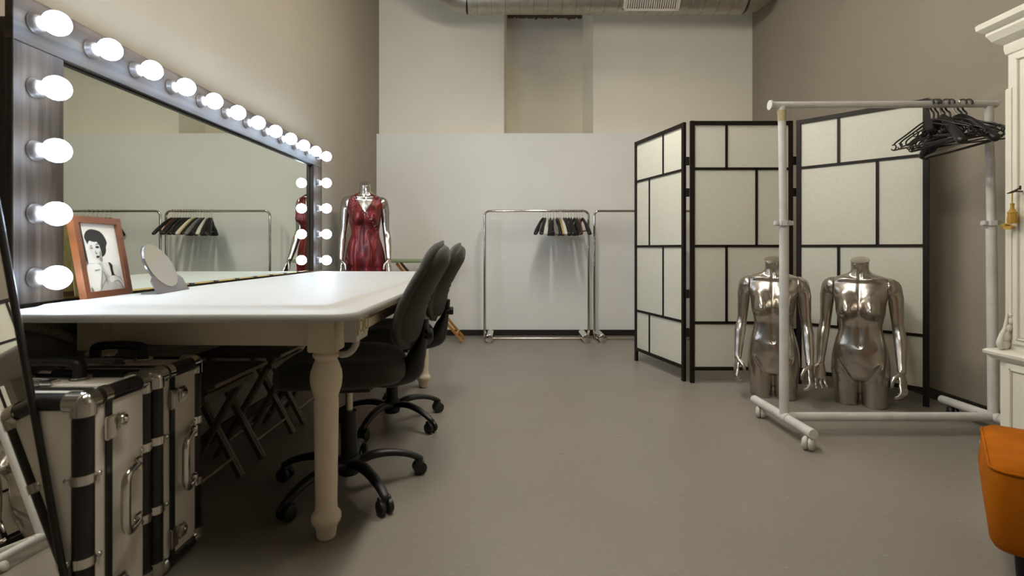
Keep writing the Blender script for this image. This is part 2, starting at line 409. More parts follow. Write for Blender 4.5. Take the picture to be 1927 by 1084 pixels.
g = MB(); rot = Matrix.Rotation(R(50), 3, 'X')
# grille box tilted on the lower front of the duct: local plane then rotated
gx0, gx1, gh = 1.08, 1.62, .095
def gp(x, u, d):   # u along the slope (down positive), d outwards
    a = R(38); n = Vector((0, -math.cos(a), -math.sin(a))); tt = Vector((0, math.sin(a), -math.cos(a)))
    return Vector((x, 0, 0))+n*(r0-.02+d)+tt*u
def gbox(mb, x0, x1, u0, u1, d0, d1):
    vs = [gp(x, u, d) for x in (x0, x1) for u in (u0, u1) for d in (d0, d1)]
    mb.add(vs, [(0, 1, 3, 2), (4, 6, 7, 5), (0, 4, 5, 1), (2, 3, 7, 6), (0, 2, 6, 4), (1, 5, 7, 3)])
gr = MB()
gbox(gr, gx0, gx1, -gh, -gh+.02, -.06, .045); gbox(gr, gx0, gx1, gh-.02, gh, -.06, .045)
gbox(gr, gx0, gx0+.02, -gh, gh, -.06, .045); gbox(gr, gx1-.02, gx1, -gh, gh, -.06, .045)
go = gr.build('grille', 'grille_white', t, smooth=0)
sb = MB()
for k in range(23): x = gx0+.03+k*(gx1-gx0-.06)/22; gbox(sb, x-.005, x+.005, -gh+.015, gh-.015, 0, .042)
sb.build('grille_slats', 'grille_white', go, smooth=0)
vb = MB(); gbox(vb, gx0+.01, gx1-.01, -gh+.01, gh-.01, -.02, .004); vb.build('grille_opening', 'void', go, smooth=0)

# ------------------------------------------------------------ vanity table
ZT = .783
def outline(x0, x1, y0, y1, r, n=8):
    P = []
    for cx, cy, a0 in ((x1-r, y1-r, 0), (x0+r, y1-r, 90), (x0+r, y0+r, 180), (x1-r, y0+r, 270)):
        for k in range(n+1):
            a = R(a0+90*k/n); P.append((cx+r*math.cos(a), cy+r*math.sin(a)))
    return P
TX0, TX1, TY0, TY1 = -1.405, -.418, 1.312, 3.52
t = thing('dressing_table', 'long white dressing table with turned legs under the lit mirror', 'table', ((TX0+TX1)/2, (TY0+TY1)/2, 0))
ox, oy = (TX0+TX1)/2, (TY0+TY1)/2
def tring(ins, z, r):
    return [(x-ox, y-oy, z) for x, y in outline(TX0+ins, TX1-ins, TY0+ins, TY1-ins, max(r, .012))]
prof = [(.014, .744, .055), (.003, .746, .062), (0, .750, .065), (0, .763, .065), (.003, .767, .062), (.03, .7700, .05), (.058, .7715, .04), (.070, .7730, .035), (.082, .7785, .03), (.089, .782, .03), (.100, .783, .03)]
MB().rings([tring(a, z, r) for a, z, r in prof]).build('tabletop', 'white_lacquer', t, smooth=40)
ax0, ax1, ay0, ay1 = -1.375, -.605, 1.645, 3.41
LEGS = [(-1.362, 1.675), (-.605, 1.645), (-1.362, 3.42), (-.60, 3.42)]
ab = MB()
ap = .013
for p0, p1 in ((LEGS[0], LEGS[1]), (LEGS[1], LEGS[3]), (LEGS[3], LEGS[2]), (LEGS[2], LEGS[0])):
    ab.bar((p0[0]-ox, p0[1]-oy, .683), (p1[0]-ox, p1[1]-oy, .683), .022, .12)
ab.build('apron', 'white_paint', t, smooth=0)
lp = [(.0, 0), (.026, 0), (.030, .004), (.033, .030), (.036, .040), (.044, .052), (.047, .062), (.046, .074), (.040, .083), (.035, .090), (.034, .12), (.0365, .30), (.0385, .43), (.038, .447), (.036, .455), (.040, .468), (.0475, .490), (.0505, .515), (.0485, .54), (.040, .565), (.034, .578), (.037, .584), (.043, .590), (.043, .597), (.037, .602), (.036, .610), (0, .610)]
for x, y in LEGS:
    lb = MB().lathe([(max(r, .0005), z) for r, z in lp], (x-ox, y-oy, 0), 32).box((x-.045-ox, y-.045-oy, .608), (x+.045-ox, y+.045-oy, .745), .003)
    lb.build('leg', 'white_paint', t)
# cable rail under the right edge, power box, conduits: fixed to the table
MB().box((-.505-ox, 1.70-oy, .668), (-.490-ox, 3.3-oy, .700), .002).box((-.56-ox, 1.70-oy, .668), (-.505-ox, 3.3-oy, .673)).build('cable_rail', 'white_paint', t)
pb = MB().box((-.508-ox, 1.525-oy, .655), (-.470-ox, 1.645-oy, .744), .002).build('power_box', 'grille_white', t)
for yy in (1.556, 1.612):
    o = MB().box((-.471-ox, yy-.025-oy, .672), (-.465-ox, yy+.025-oy, .732), .003).build('power_socket', 'outlet', pb)
    MB().lathe([(.0195, 0), (.0195, .0015), (.0165, .002), (.015, -.004), (.0005, -.004)], (-.4655-ox, yy-oy, .702), 20, 'x').build('socket_well', 'frame_back', pb)
def corr(path, r, sub=26):
    P = MB().tube(path, r, 12, sub=sub)
    n = 12; m = len(P.v)//n; out = []
    for i in range(m):
        ring = [Vector(p) for p in P.v[i*n:(i+1)*n]]; c = sum(ring, Vector())/n
        k = 1.0 if i % 2 else .80
        out.append([tuple(c+(q-c)*k) for q in ring])
    return MB().rings(out)
corr([(-.492-ox, 1.60-oy, .656), (-.496-ox, 1.605-oy, .635), (-.512-ox, 1.615-oy, .612), (-.535-ox, 1.63-oy, .598), (-.558-ox, 1.65-oy, .592)], .0105, 12).build('flexible_conduit', 'grille_white', t)

cv = corr([(-1.435, 1.44, .728), (-1.43, 1.56, .685), (-1.435, 1.70, .625), (-1.44, 1.95, .55), (-1.44, 2.3, .5)], .0155, 22)
cb_ = thing('wall_conduit', 'grey corrugated conduit running down the wall under the table', 'conduit', (0, 0, 0))
cv.build('hose', 'conduit', cb_)
MB().tube([(-1.435, 1.36, .738), (-1.435, 1.44, .728)], .0185, 16).build('coupling', 'grille_white', cb_)
MB().tube([(-1.445, .9, .745), (-1.44, 1.36, .738)], .012, 16).build('pipe', 'grille_white', cb_)

# ------------------------------------------------------------ vanity mirror with bulbs
FX = -1.36
t = thing('vanity_mirror', 'wide lit dressing-room mirror in grey wood with round glowing bulbs', 'mirror', (-1.385, 2.49, ZT))
def L_(p): return (p[0]+1.385, p[1]-2.49, p[2]-ZT)
Y0, Y1, ZTOP, BW = 1.375, 3.614, 1.648, .140
fr = MB().box(L_((-1.383, Y0, 1.512)), L_((FX, Y1, ZTOP)), .0015).build('top_board', 'board_h', t)
MB().box(L_((-1.383, Y0, ZT+.001)), L_((FX, Y0+.157, 1.511)), .0015).build('side_board', 'board_v', t)
MB().box(L_((-1.383, Y1-.155, ZT+.001)), L_((FX, Y1, 1.511)), .0015).build('side_board', 'board_v', t)
MB().box(L_((-1.390, Y0+.06, ZT+.004)), L_((-1.3845, Y1-.06, ZTOP-.05))).build('mirror_glass', 'mirror', t, smooth=0)
MB().box(L_((-1.452, Y0+.035, ZT+.01)), L_((-1.391, Y1-.02, ZTOP-.06))).build('backing_board', 'brown_panel', t, smooth=0)
# metal strip between board and glass, small clips along the lower edge
MB().box(L_((-1.3835, Y0+.157, 1.505)), L_((-1.376, Y1-.155, 1.511))).build('edge_strip', 'black_satin', t, smooth=0)
MB().box(L_((-1.3835, Y0+.157, ZT+.001)), L_((-1.3795, Y1-.155, ZT+.006))).build('lower_strip', 'brass', t, smooth=0)
random.seed(5)
for k in range(11):
    yy = 1.62+k*.18; MB().box(L_((-1.3795, yy, ZT+.0005)), L_((-1.377, yy+.03, ZT+.007))).build('clip', 'black_satin', t, smooth=0)
bz = [1.396, 1.218, 1.038, .856]
spots = [(1.439+.1901*i, 1.581) for i in range(12)]+[(1.439, z) for z in bz]+[(3.53, z) for z in bz]
prof = [(.0005, 0), (.012, .0005), (.0125, .012), (.0135, .018)]
for k in range(15):
    a = -PI/2+.46+(PI-.46)*k/14*1.0; prof.append((max(.0335*math.cos(a), .0005), .052+.0335*math.sin(a)))
prof = [p for p in prof if p[0] > 0]
bulb0 = None
for y, z in spots:
    if bulb0 is None:
        bulb0 = MB().lathe(prof, (0, 0, 0), 24, 'x').build('light_bulb', 'bulb', t, smooth=60)
        so = MB().lathe([(.0005, -.012), (.029, -.012), (.029, -.008), (.026, -.004), (.0245, .004), (.020, .009), (.0185, .010), (.0005, .010)], (0, 0, 0), 24, 'x').build('bulb_socket', 'socket', bulb0)
        o = bulb0
    else:
        o = bulb0.copy(); COL.objects.link(o); s2 = so.copy(); COL.objects.link(s2); s2.parent = o
    o.location = L_((FX+.011, y, z))

# ------------------------------------------------------------ photo frame on the table
BLp = Vector((-1.300, 1.545, ZT)); BRp = Vector((-1.318, 1.757, ZT))
u = (BRp-BLp); FWd = u.length; u.normalize()
lean = R(9.5); nrm = Vector((u.y, -u.x, 0))      # faces the room
upv = Vector((0, 0, 1))*math.cos(lean)-nrm*math.sin(lean)
nn = u.cross(upv)
if nn.x < 0: nn = -nn
t = thing('photo_frame', 'reddish wooden picture frame with a black and white portrait on the white table', 'picture frame', BLp)
FHt = .262
def fp(a, b_, d=0): return u*a+upv*b_+nn*d
def fbox(mb, a0, a1, b0, b1, d0, d1, mi=0):
    vs = [fp(a, b_, d) for a in (a0, a1) for b_ in (b0, b1) for d in (d0, d1)]
    mb.add(vs, [(0, 1, 3, 2), (4, 6, 7, 5), (0, 4, 5, 1), (2, 3, 7, 6), (0, 2, 6, 4), (1, 5, 7, 3)], mi)
T_ = .021
fb = MB()
def mitre(mb, d0, d1, w0):
    o_ = [(0, 0), (FWd, 0), (FWd, FHt), (0, FHt)]; i_ = [(w0, w0), (FWd-w0, w0), (FWd-w0, FHt-w0), (w0, FHt-w0)]
    for k in range(4):
        l = (k+1) % 4; q = [o_[k], o_[l], i_[l], i_[k]]
        vs = [fp(a, b_, d0) for a, b_ in q]+[fp(a, b_, d1) for a, b_ in q]
        mb.add(vs, [(0, 1, 2, 3), (4, 5, 6, 7), (0, 1, 5, 4), (1, 2, 6, 5), (2, 3, 7, 6), (3, 0, 4, 7)])
mitre(fb, -.021, 0, T_)
fb.build('frame', 'frame_wood', t, smooth=0)
b_ = MB(); fbox(b_, .012, FWd-.012, .012, FHt-.012, -.020, -.012); b_.build('backing', 'frame_back', t, smooth=0)
st = MB(); st.bar(fp(FWd/2, .12, -.022), (fp(FWd/2, .0, -.022)+Vector((-.030, 0, .002))), .04, .003, up=tuple(nn)); st.build('strut', 'frame_back', t, smooth=0)
M['ph_white'] = mat('photo_paper', (.74, .72, .65), .35, noise=.05, nscale=20)
M['ph_black'] = mat('photo_black', (.018, .015, .014), .35, noise=.4, nscale=90)
M['ph_mid'] = mat('photo_grey', (.13, .12, .11), .35, noise=.4, nscale=60)
M['ph_light'] = mat('photo_light_grey', (.50, .48, .44), .35, noise=.12, nscale=40)
M['ph_skin'] = mat('photo_pale_skin', (.66, .635, .57), .35, noise=.05, nscale=40)
M['ph_shade'] = mat('photo_half_tone', (.30, .28, .25), .35, noise=.3, nscale=60)
# homography from view-crop coordinates to the picture plane (unit square)
src = [(190-48, 155), (545, 180), (695, 832), (265, 900)]
src[3] = (292, 885)
A = []; Bv = []
for (X, Y), (U, V) in zip([(140, 155), (545, 180), (695, 832), (290, 882)], [(0, 1), (1, 1), (1, 0), (0, 0)]):
    A.append([X, Y, 1, 0, 0, 0, -U*X, -U*Y]); Bv.append(U); A.append([0, 0, 0, X, Y, 1, -V*X, -V*Y]); Bv.append(V)
Hm = np.append(np.linalg.solve(np.array(A, float), np.array(Bv, float)), 1).reshape(3, 3)
def hp(x, y):
    q = Hm @ np.array([x, y, 1.]); return min(max(q[0]/q[2], 0), 1), min(max(q[1]/q[2], 0), 1)
pic = MB(); mats = ['ph_white', 'ph_black', 'ph_mid', 'ph_light', 'ph_skin', 'ph_shade']
lay = [0]
def smooth_poly(pts, n=4):
    out = []; m = len(pts)
    for i in range(m):
        p0, p1, p2, p3 = [Vector((*pts[(i+k) % m], 0)) for k in (-1, 0, 1, 2)]
        for k in range(n):
            tt = k/n
            q = .5*((2*p1)+(p2-p0)*tt+(2*p0-5*p1+4*p2-p3)*tt*tt+(3*p1-p0-3*p2+p3)*tt**3); out.append((q.x, q.y))
    return out
def ppoly(pts, mi, sm=True):
    lay[0] += 1
    if sm: pts = smooth_poly(pts)
    vs = []
    for x, y in pts:
        a, b2 = hp(x, y); vs.append(fp(T_+a*(FWd-2*T_), T_+b2*(FHt-2*T_), -.0105+lay[0]*.00009))
    pic.add(vs, [tuple(range(len(vs)))], mi)
ppoly([(140, 155), (545, 180), (695, 832), (290, 882)], 0, False)
ppoly([(140, 155), (190, 158), (298, 590), (270, 720), (290, 882)], 1, False)            # dark strip
ppoly([(225, 520), (262, 545), (290, 575), (272, 700), (240, 660)], 2)
ppoly([(236, 300), (250, 248), (290, 222), (340, 225), (390, 240), (430, 272), (462, 320), (478, 360), (470, 400), (474, 440), (462, 480), (440, 500), (424, 470), (408, 420), (370, 372), (300, 345), (275, 370), (262, 350)], 1)  # hair
ppoly([(278, 362), (300, 335), (350, 338), (392, 372), (412, 420), (428, 470), (440, 530), (470, 575), (420, 590), (395, 540), (365, 520), (335, 500), (310, 450), (288, 410)], 4)  # face + neck
ppoly([(300, 335), (340, 318), (372, 335), (350, 350), (320, 345)], 1)                   # fringe
ppoly([(270, 600), (300, 570), (380, 570), (420, 560), (470, 590), (520, 575), (600, 610), (640, 690), (685, 800), (690, 834), (300, 880), (275, 800), (268, 700)], 3)  # garment
ppoly([(280, 600), (340, 575), (400, 580), (440, 640), (450, 760), (420, 862), (330, 872), (290, 790)], 0)
ppoly([(500, 560), (525, 565), (550, 600), (562, 655), (584, 692), (545, 702), (530, 650), (520, 600)], 1)   # dark collar
ppoly([(440, 570), (470, 560), (500, 580), (540, 680), (520, 700), (470, 640)], 4)
ppoly([(548, 590), (600, 600), (640, 640), (655, 700), (620, 700), (570, 680)], 4)       # shoulder
ppoly([(520, 715), (570, 695), (640, 740), (680, 810), (640, 800), (580, 760), (540, 770)], 4)
ppoly([(300, 400), (322, 402), (332, 416), (318, 424), (304, 418)], 5)                   # eyes, brows, nose, mouth
ppoly([(356, 398), (376, 390), (398, 400), (388, 412), (366, 412)], 1)
ppoly([(352, 380), (374, 366), (398, 376), (374, 374)], 1)
ppoly([(296, 388), (312, 384), (322, 394), (308, 392)], 2)
ppoly([(356, 420), (362, 450), (382, 468), (372, 474), (358, 466)], 5)
ppoly([(368, 498), (384, 490), (404, 494), (396, 512), (380, 514)], 1)
ppoly([(404, 430), (424, 480), (438, 540), (418, 545), (404, 500)], 5)
for q in ([(430, 610), (446, 700), (440, 820), (430, 822), (434, 700)], [(355, 640), (410, 632), (412, 640), (370, 650)], [(500, 700), (470, 780), (440, 850), (434, 846), (460, 770)],
          [(560, 765), (620, 745), (680, 822), (672, 826), (616, 760)], [(325, 820), (350, 850), (356, 870), (336, 872)], [(440, 650), (480, 690), (500, 760), (494, 762), (470, 700)]):
    ppoly(q, 5)
pic.build('portrait_print', mats, t, smooth=0)

# ------------------------------------------------------------ small round mirror on the table
c0 = Vector((-1.219, 1.826, ZT)); u2 = Vector((-.040, .222, 0)).normalized(); n2 = Vector((u2.y, -u2.x, 0)).normalized()
t = thing('makeup_mirror', 'small round mirror on a bent grey acrylic stand on the white table', 'mirror', c0)
ln = R(27); up2 = Vector((0, 0, 1))*math.cos(ln)-n2*math.sin(ln); no2 = u2.cross(up2); no2 = no2 if no2.x > 0 else -no2
hw = .113
bb = MB()
prof2 = []
pl = [(-hw, 0), (hw, 0), (hw, .05)]
cy, rr_ = .105, .088
for k in range(25):
    a = R(-25+230*k/24); pl.append((rr_*math.cos(a)*1.08, cy+rr_*math.sin(a)))
pl.append((-hw, .05))
vs = [u2*a+up2*b2+no2*0 for a, b2 in pl]+[u2*a+up2*b2-no2*.005 for a, b2 in pl]
m_ = len(pl); fs = [tuple(range(m_)), tuple(range(2*m_-1, m_-1, -1))]+[(i, (i+1) % m_, m_+(i+1) % m_, m_+i) for i in range(m_)]
bb.add(vs, fs)
q = [u2*-hw, u2*hw, u2*hw-n2*.055, u2*-hw-n2*.055]
bb.add([p+Vector((0, 0, .0055)) for p in q]+[p+Vector((0, 0, .0005)) for p in q], [(0, 1, 2, 3), (4, 5, 6, 7), (0, 1, 5, 4), (1, 2, 6, 5), (2, 3, 7, 6), (3, 0, 4, 7)])
bb.build('stand', 'acrylic', t, smooth=0)
dm = MB(); vs = []
for d in (.0003, .0025):
    vs += [u2*(rr_*1.0*math.cos(2*PI*k/48))+up2*(cy+(rr_-.004)*math.sin(2*PI*k/48))+no2*d for k in range(48)]
dm.add(vs, [tuple(range(48)), tuple(range(95, 47, -1))]+[(i, (i+1) % 48, 48+(i+1) % 48, 48+i) for i in range(48)])
dm.build('mirror_glass', 'mirror2', t, smooth=0)

# ------------------------------------------------------------ aluminium cases
def case(loc, W, D, H, label, flip):
    # local: x 0..-W (right face at x=0 faces the room), y 0..D, z 0..H
    t = thing('aluminium_case', label, 'flight case', loc, 0)
    e = .022; ex = .003
    MB().box((-W+.004, .004, .006), (-.004, D-.004, H-.004)).build('body', 'alu_panel', t, smooth=0)
    ys = D*.315
    ed = MB()
    def prof_edge(p0, p1): ed.tube([p0, p1], e, 16)
    k = e-ex
    for z in (k, H-k):
        for y in (k, D-k): prof_edge((-W+k, y, z), (-k, y, z))
        for x in (-W+k, -k): prof_edge((x, k, z), (x, D-k, z))
    for x in (-W+k, -k):
        for y in (k, D-k): prof_edge((x, y, k), (x, y, H-k))
    ed.build('edge_profile', 'black_satin', t, smooth=50)
    sp = MB().box((-.003, ys-.008, .02), (.003, ys+.008, H-.02)).box((-W+.02, ys-.006, H-.004), (-.02, ys+.006, H+.001))
    sp.build('opening_strip', 'black_satin', t, smooth=0)
    gl = MB().box((-W+.03, ys+.012, H-.004), (-.03, ys+.03, H+.003), .002); gl.build('top_ridge', 'alu_panel', t)
    for x in (-W+k, -k):
        for y in (k, D-k):
            for z in (k, H-k):
                cm = MB().ball((x, y, z), e+.004, 20, 12)
                sx = 1 if x < -W/2 else -1; sy = 1 if y < D/2 else -1; sz = 1 if z < H/2 else -1
                cm.tube([(x, y, z), (x+sx*.032, y, z)], e+.004, 16).tube([(x, y, z), (x, y+sy*.026, z)], e+.004, 16).tube([(x, y, z), (x, y, z+sz*.030)], e+.004, 16)
                cm.ball((x+sx*.030, y-sy*.020, z), .005, 10, 6)
                cm.build('corner_cap', 'chrome', t, smooth=50)
    for z in (H*.335, H*.665):
        for y in (k, D-k):
            cm = MB().tube([(-k, y, z-.011), (-k, y, z+.011)], e+.003, 20)
            s_ = -1 if y < D/2 else 1
            cm.ball((-k-.024, y+s_*(k+.0005), z), (.007, .004, .007), 10, 8).ball((-k+k+.0005, y-s_*.024, z), (.004, .007, .007), 10, 8)
            cm.build('edge_clamp', 'chrome', t, smooth=50)
    cm = MB().tube([(-k, ys-.011, H-k), (-k, ys+.011, H-k)], e+.003, 20)
    cm.build('edge_clamp', 'chrome', t, smooth=50)
    for z in (H*.845, H*.155):
        lt = MB().box((.002, ys-.018, z-.032), (.012, ys+.012, z+.026), .003).box((.004, ys+.010, z-.018), (.018, ys+.042, z+.026), .005).lathe([(.001, 0), (.014, 0), (.013, .005), (.006, .006), (.006, .009), (.001, .009)], (.016, ys+.026, z+.006), 16, 'x')
        lt.build('latch', 'chrome', t)
    # big side handle: a D shaped chrome bar with mounts
    zc = H*.5
    yh = ys+.080
    for s_ in (-1, 1):
        hb = MB().box((.001, yh-.010, zc+s_*.074-.017), (.014, yh+.020, zc+s_*.074+.017), .004).tube([(.012, yh+.004, zc+s_*.088), (.012, yh+.004, zc+s_*.060)], .009, 14)
        hb.build('handle_mount', 'chrome', t)
    MB().tube([(.014, yh+.002, zc-.074), (.022, yh-.025, zc-.077), (.028, yh-.050, zc-.074), (.030, yh-.062, zc-.058), (.030, yh-.064, zc-.03), (.030, yh-.064, zc+.03), (.030, yh-.062, zc+.058), (.028, yh-.050, zc+.074), (.022, yh-.025, zc+.077), (.014, yh+.002, zc+.074)], [.007, .0075, .009, .010, .010, .010, .010, .009, .0075, .007], 14, r2=[.009, .010, .011, .012, .013, .013, .012, .011, .010, .009], sub=4, up=(1, 0, 0)).build('side_handle', 'chrome', t, smooth=60)
    # black carrying handle and folded chrome trolley pull on the top
    hx = -.235 if W > .4 else -.232
    yh2 = D*.78
    hd = MB().tube([(hx-.074, yh2, H), (hx-.074, yh2, H+.026), (hx-.066, yh2, H+.038), (hx-.03, yh2, H+.043), (hx+.03, yh2, H+.043), (hx+.066, yh2, H+.038), (hx+.074, yh2, H+.026), (hx+.074, yh2, H)], [.013, .013, .014, .013, .013, .014, .013, .013], 12, r2=[.019]*8, sub=3)
    hd.build('carry_handle', 'black_plastic', t, smooth=60)
    for s_ in (-1, 1): MB().lathe([(.001, 0), (.026, 0), (.024, .004), (.001, .005)], (hx+s_*.077, yh2, H-.001), 20).build('handle_plate', 'chrome', t)
    yt = D*.42
    tp = MB().box((hx-.10, yt-.018, H), (hx+.055, yt+.018, H+.006), .002).tube([(hx-.10, yt-.012, H+.010), (hx+.02, yt-.012, H+.015), (hx+.05, yt-.006, H+.012)], .005, 10, sub=3).tube([(hx-.10, yt+.012, H+.010), (hx+.03, yt+.012, H+.013), (hx+.06, yt+.012, H+.010)], .005, 10, sub=3)
    tp.box((hx+.05, yt-.014, H), (hx+.085, yt+.016, H+.014), .004)
    tp.build('top_latch', 'chrome', t)
    return t
case((-.995, 1.175, .006), .42, .225, .588, 'silver aluminium case with black edges, nearest of the two under the table', 0)
case((-.995, 1.412, .006), .345, .212, .588, 'silver aluminium case with black edges, standing behind the nearest case', 0)

# ------------------------------------------------------------ leaning mirror in the lower left corner
t = thing('leaning_mirror', 'black-framed standing mirror cut off at the left edge beside the case', 'mirror', (-1.0, 1.16, 0))
n3 = Vector((.9728, -.1117, .2029)).normalized()
up3 = (Vector((0, 0, 1))-n3*n3.z).normalized(); ri = up3.cross(n3).normalized()      # ri points towards the camera or away
if ri.y > 0: ri = -ri
o3 = Vector((.0, 0, .02))
H3, W3 = 1.58, .42
def mp3(a, b2, d=0): return o3+ri*a+up3*b2+n3*d
MB().tube([mp3(.06, 0), mp3(.012, .008), mp3(0, .05), mp3(0, H3-.06), mp3(.02, H3-.01), mp3(.07, H3), mp3(W3-.07, H3), mp3(W3-.02, H3-.01), mp3(W3, H3-.06), mp3(W3, .05), mp3(W3-.012, .008), mp3(W3-.06, 0), mp3(.06, 0)], .0085, 14).build('frame', 'black_satin', t, smooth=60)
q = [mp3(.004, .004), mp3(W3-.004, .004), mp3(W3-.004, H3-.004), mp3(.004, H3-.004)]
MB().add([p+n3*.001 for p in q]+[p-n3*.005 for p in q], [(0, 1, 2, 3), (4, 5, 6, 7), (0, 1, 5, 4), (1, 2, 6, 5), (2, 3, 7, 6), (3, 0, 4, 7)]).build('mirror_glass', 'mirror2', t, smooth=0)
MB().tube([mp3(.1, 1.3, -.012), mp3(.1, 1.3, -.012)+Vector((-.02, 0, -.1)), Vector((-.37, -.10, .012)), Vector((-.37, -.32, .012)), mp3(W3-.1, 1.3, -.012)+Vector((-.02, 0, -.1)), mp3(W3-.1, 1.3, -.012)], .007, 10).build('rear_stay', 'black_satin', t, smooth=60)

# ------------------------------------------------------------ folding stools under the table
def stool():
    t = thing('folding_stool', '', 'stool')
    # local: x = depth (towards the room +), y = width
    for y in (-.155, .155):
        for p0, p1 in (((.09, y, 0), (-.15, y, .455)), ((-.13, y-.02*(1 if y > 0 else -1), 0), (.13, y-.02*(1 if y > 0 else -1), .455))):
            lg = MB().bar(p0, p1, .018, .034, up=(0, 1, 0)).build('leg', 'stool_wood', t, smooth=0)
            d = (Vector(p1)-Vector(p0)).normalized(); nrm_ = Vector((d.z, 0, -d.x))*.017
            if nrm_.x < 0: nrm_ = -nrm_
            off = Vector((0, -.009, 0))
            MB().bar(Vector(p0)+nrm_+off, Vector(p1)+nrm_+off, .0035, .0035).build('lit_edge', 'stool_edge', lg, smooth=0)  # thin pale strip: light catching the leg edge, put in as colour
    for x, z in ((.055, .075), (-.095, .06)):
        MB().tube([(x, -.155, z), (x, .155, z)], .006, 10).build('stretcher', 'stool_edge', t)
    MB().box((-.20, -.185, .453), (.18, .185, .470), .004).build('seat', 'stool_wood', t)
    MB().box((.180, -.185, .456), (.184, .185, .469)).build('seat_edge', 'stool_edge', t, smooth=0)
    MB().box((.12, -.17, .40), (.135, .17, .425), .002).build('rail', 'stool_wood', t)
    return t
s0 = stool(); s0.location = (-1.205, 1.925, 0)
s0['label'] = 'folded wooden stool nearest the aluminium cases in the dark under the table'
for y, lb in ((2.415, 'middle one of the dark wooden stools under the table'), (2.86, 'wooden stool farthest back under the table, behind the chair seat')):
    c = copy_tree(s0); c.location = (-1.205, y, 0); c['label'] = lb
for o in [o for o in bpy.data.objects if o.name.startswith('folding_stool')]: o['group'] = 'wooden stools stored under the table'

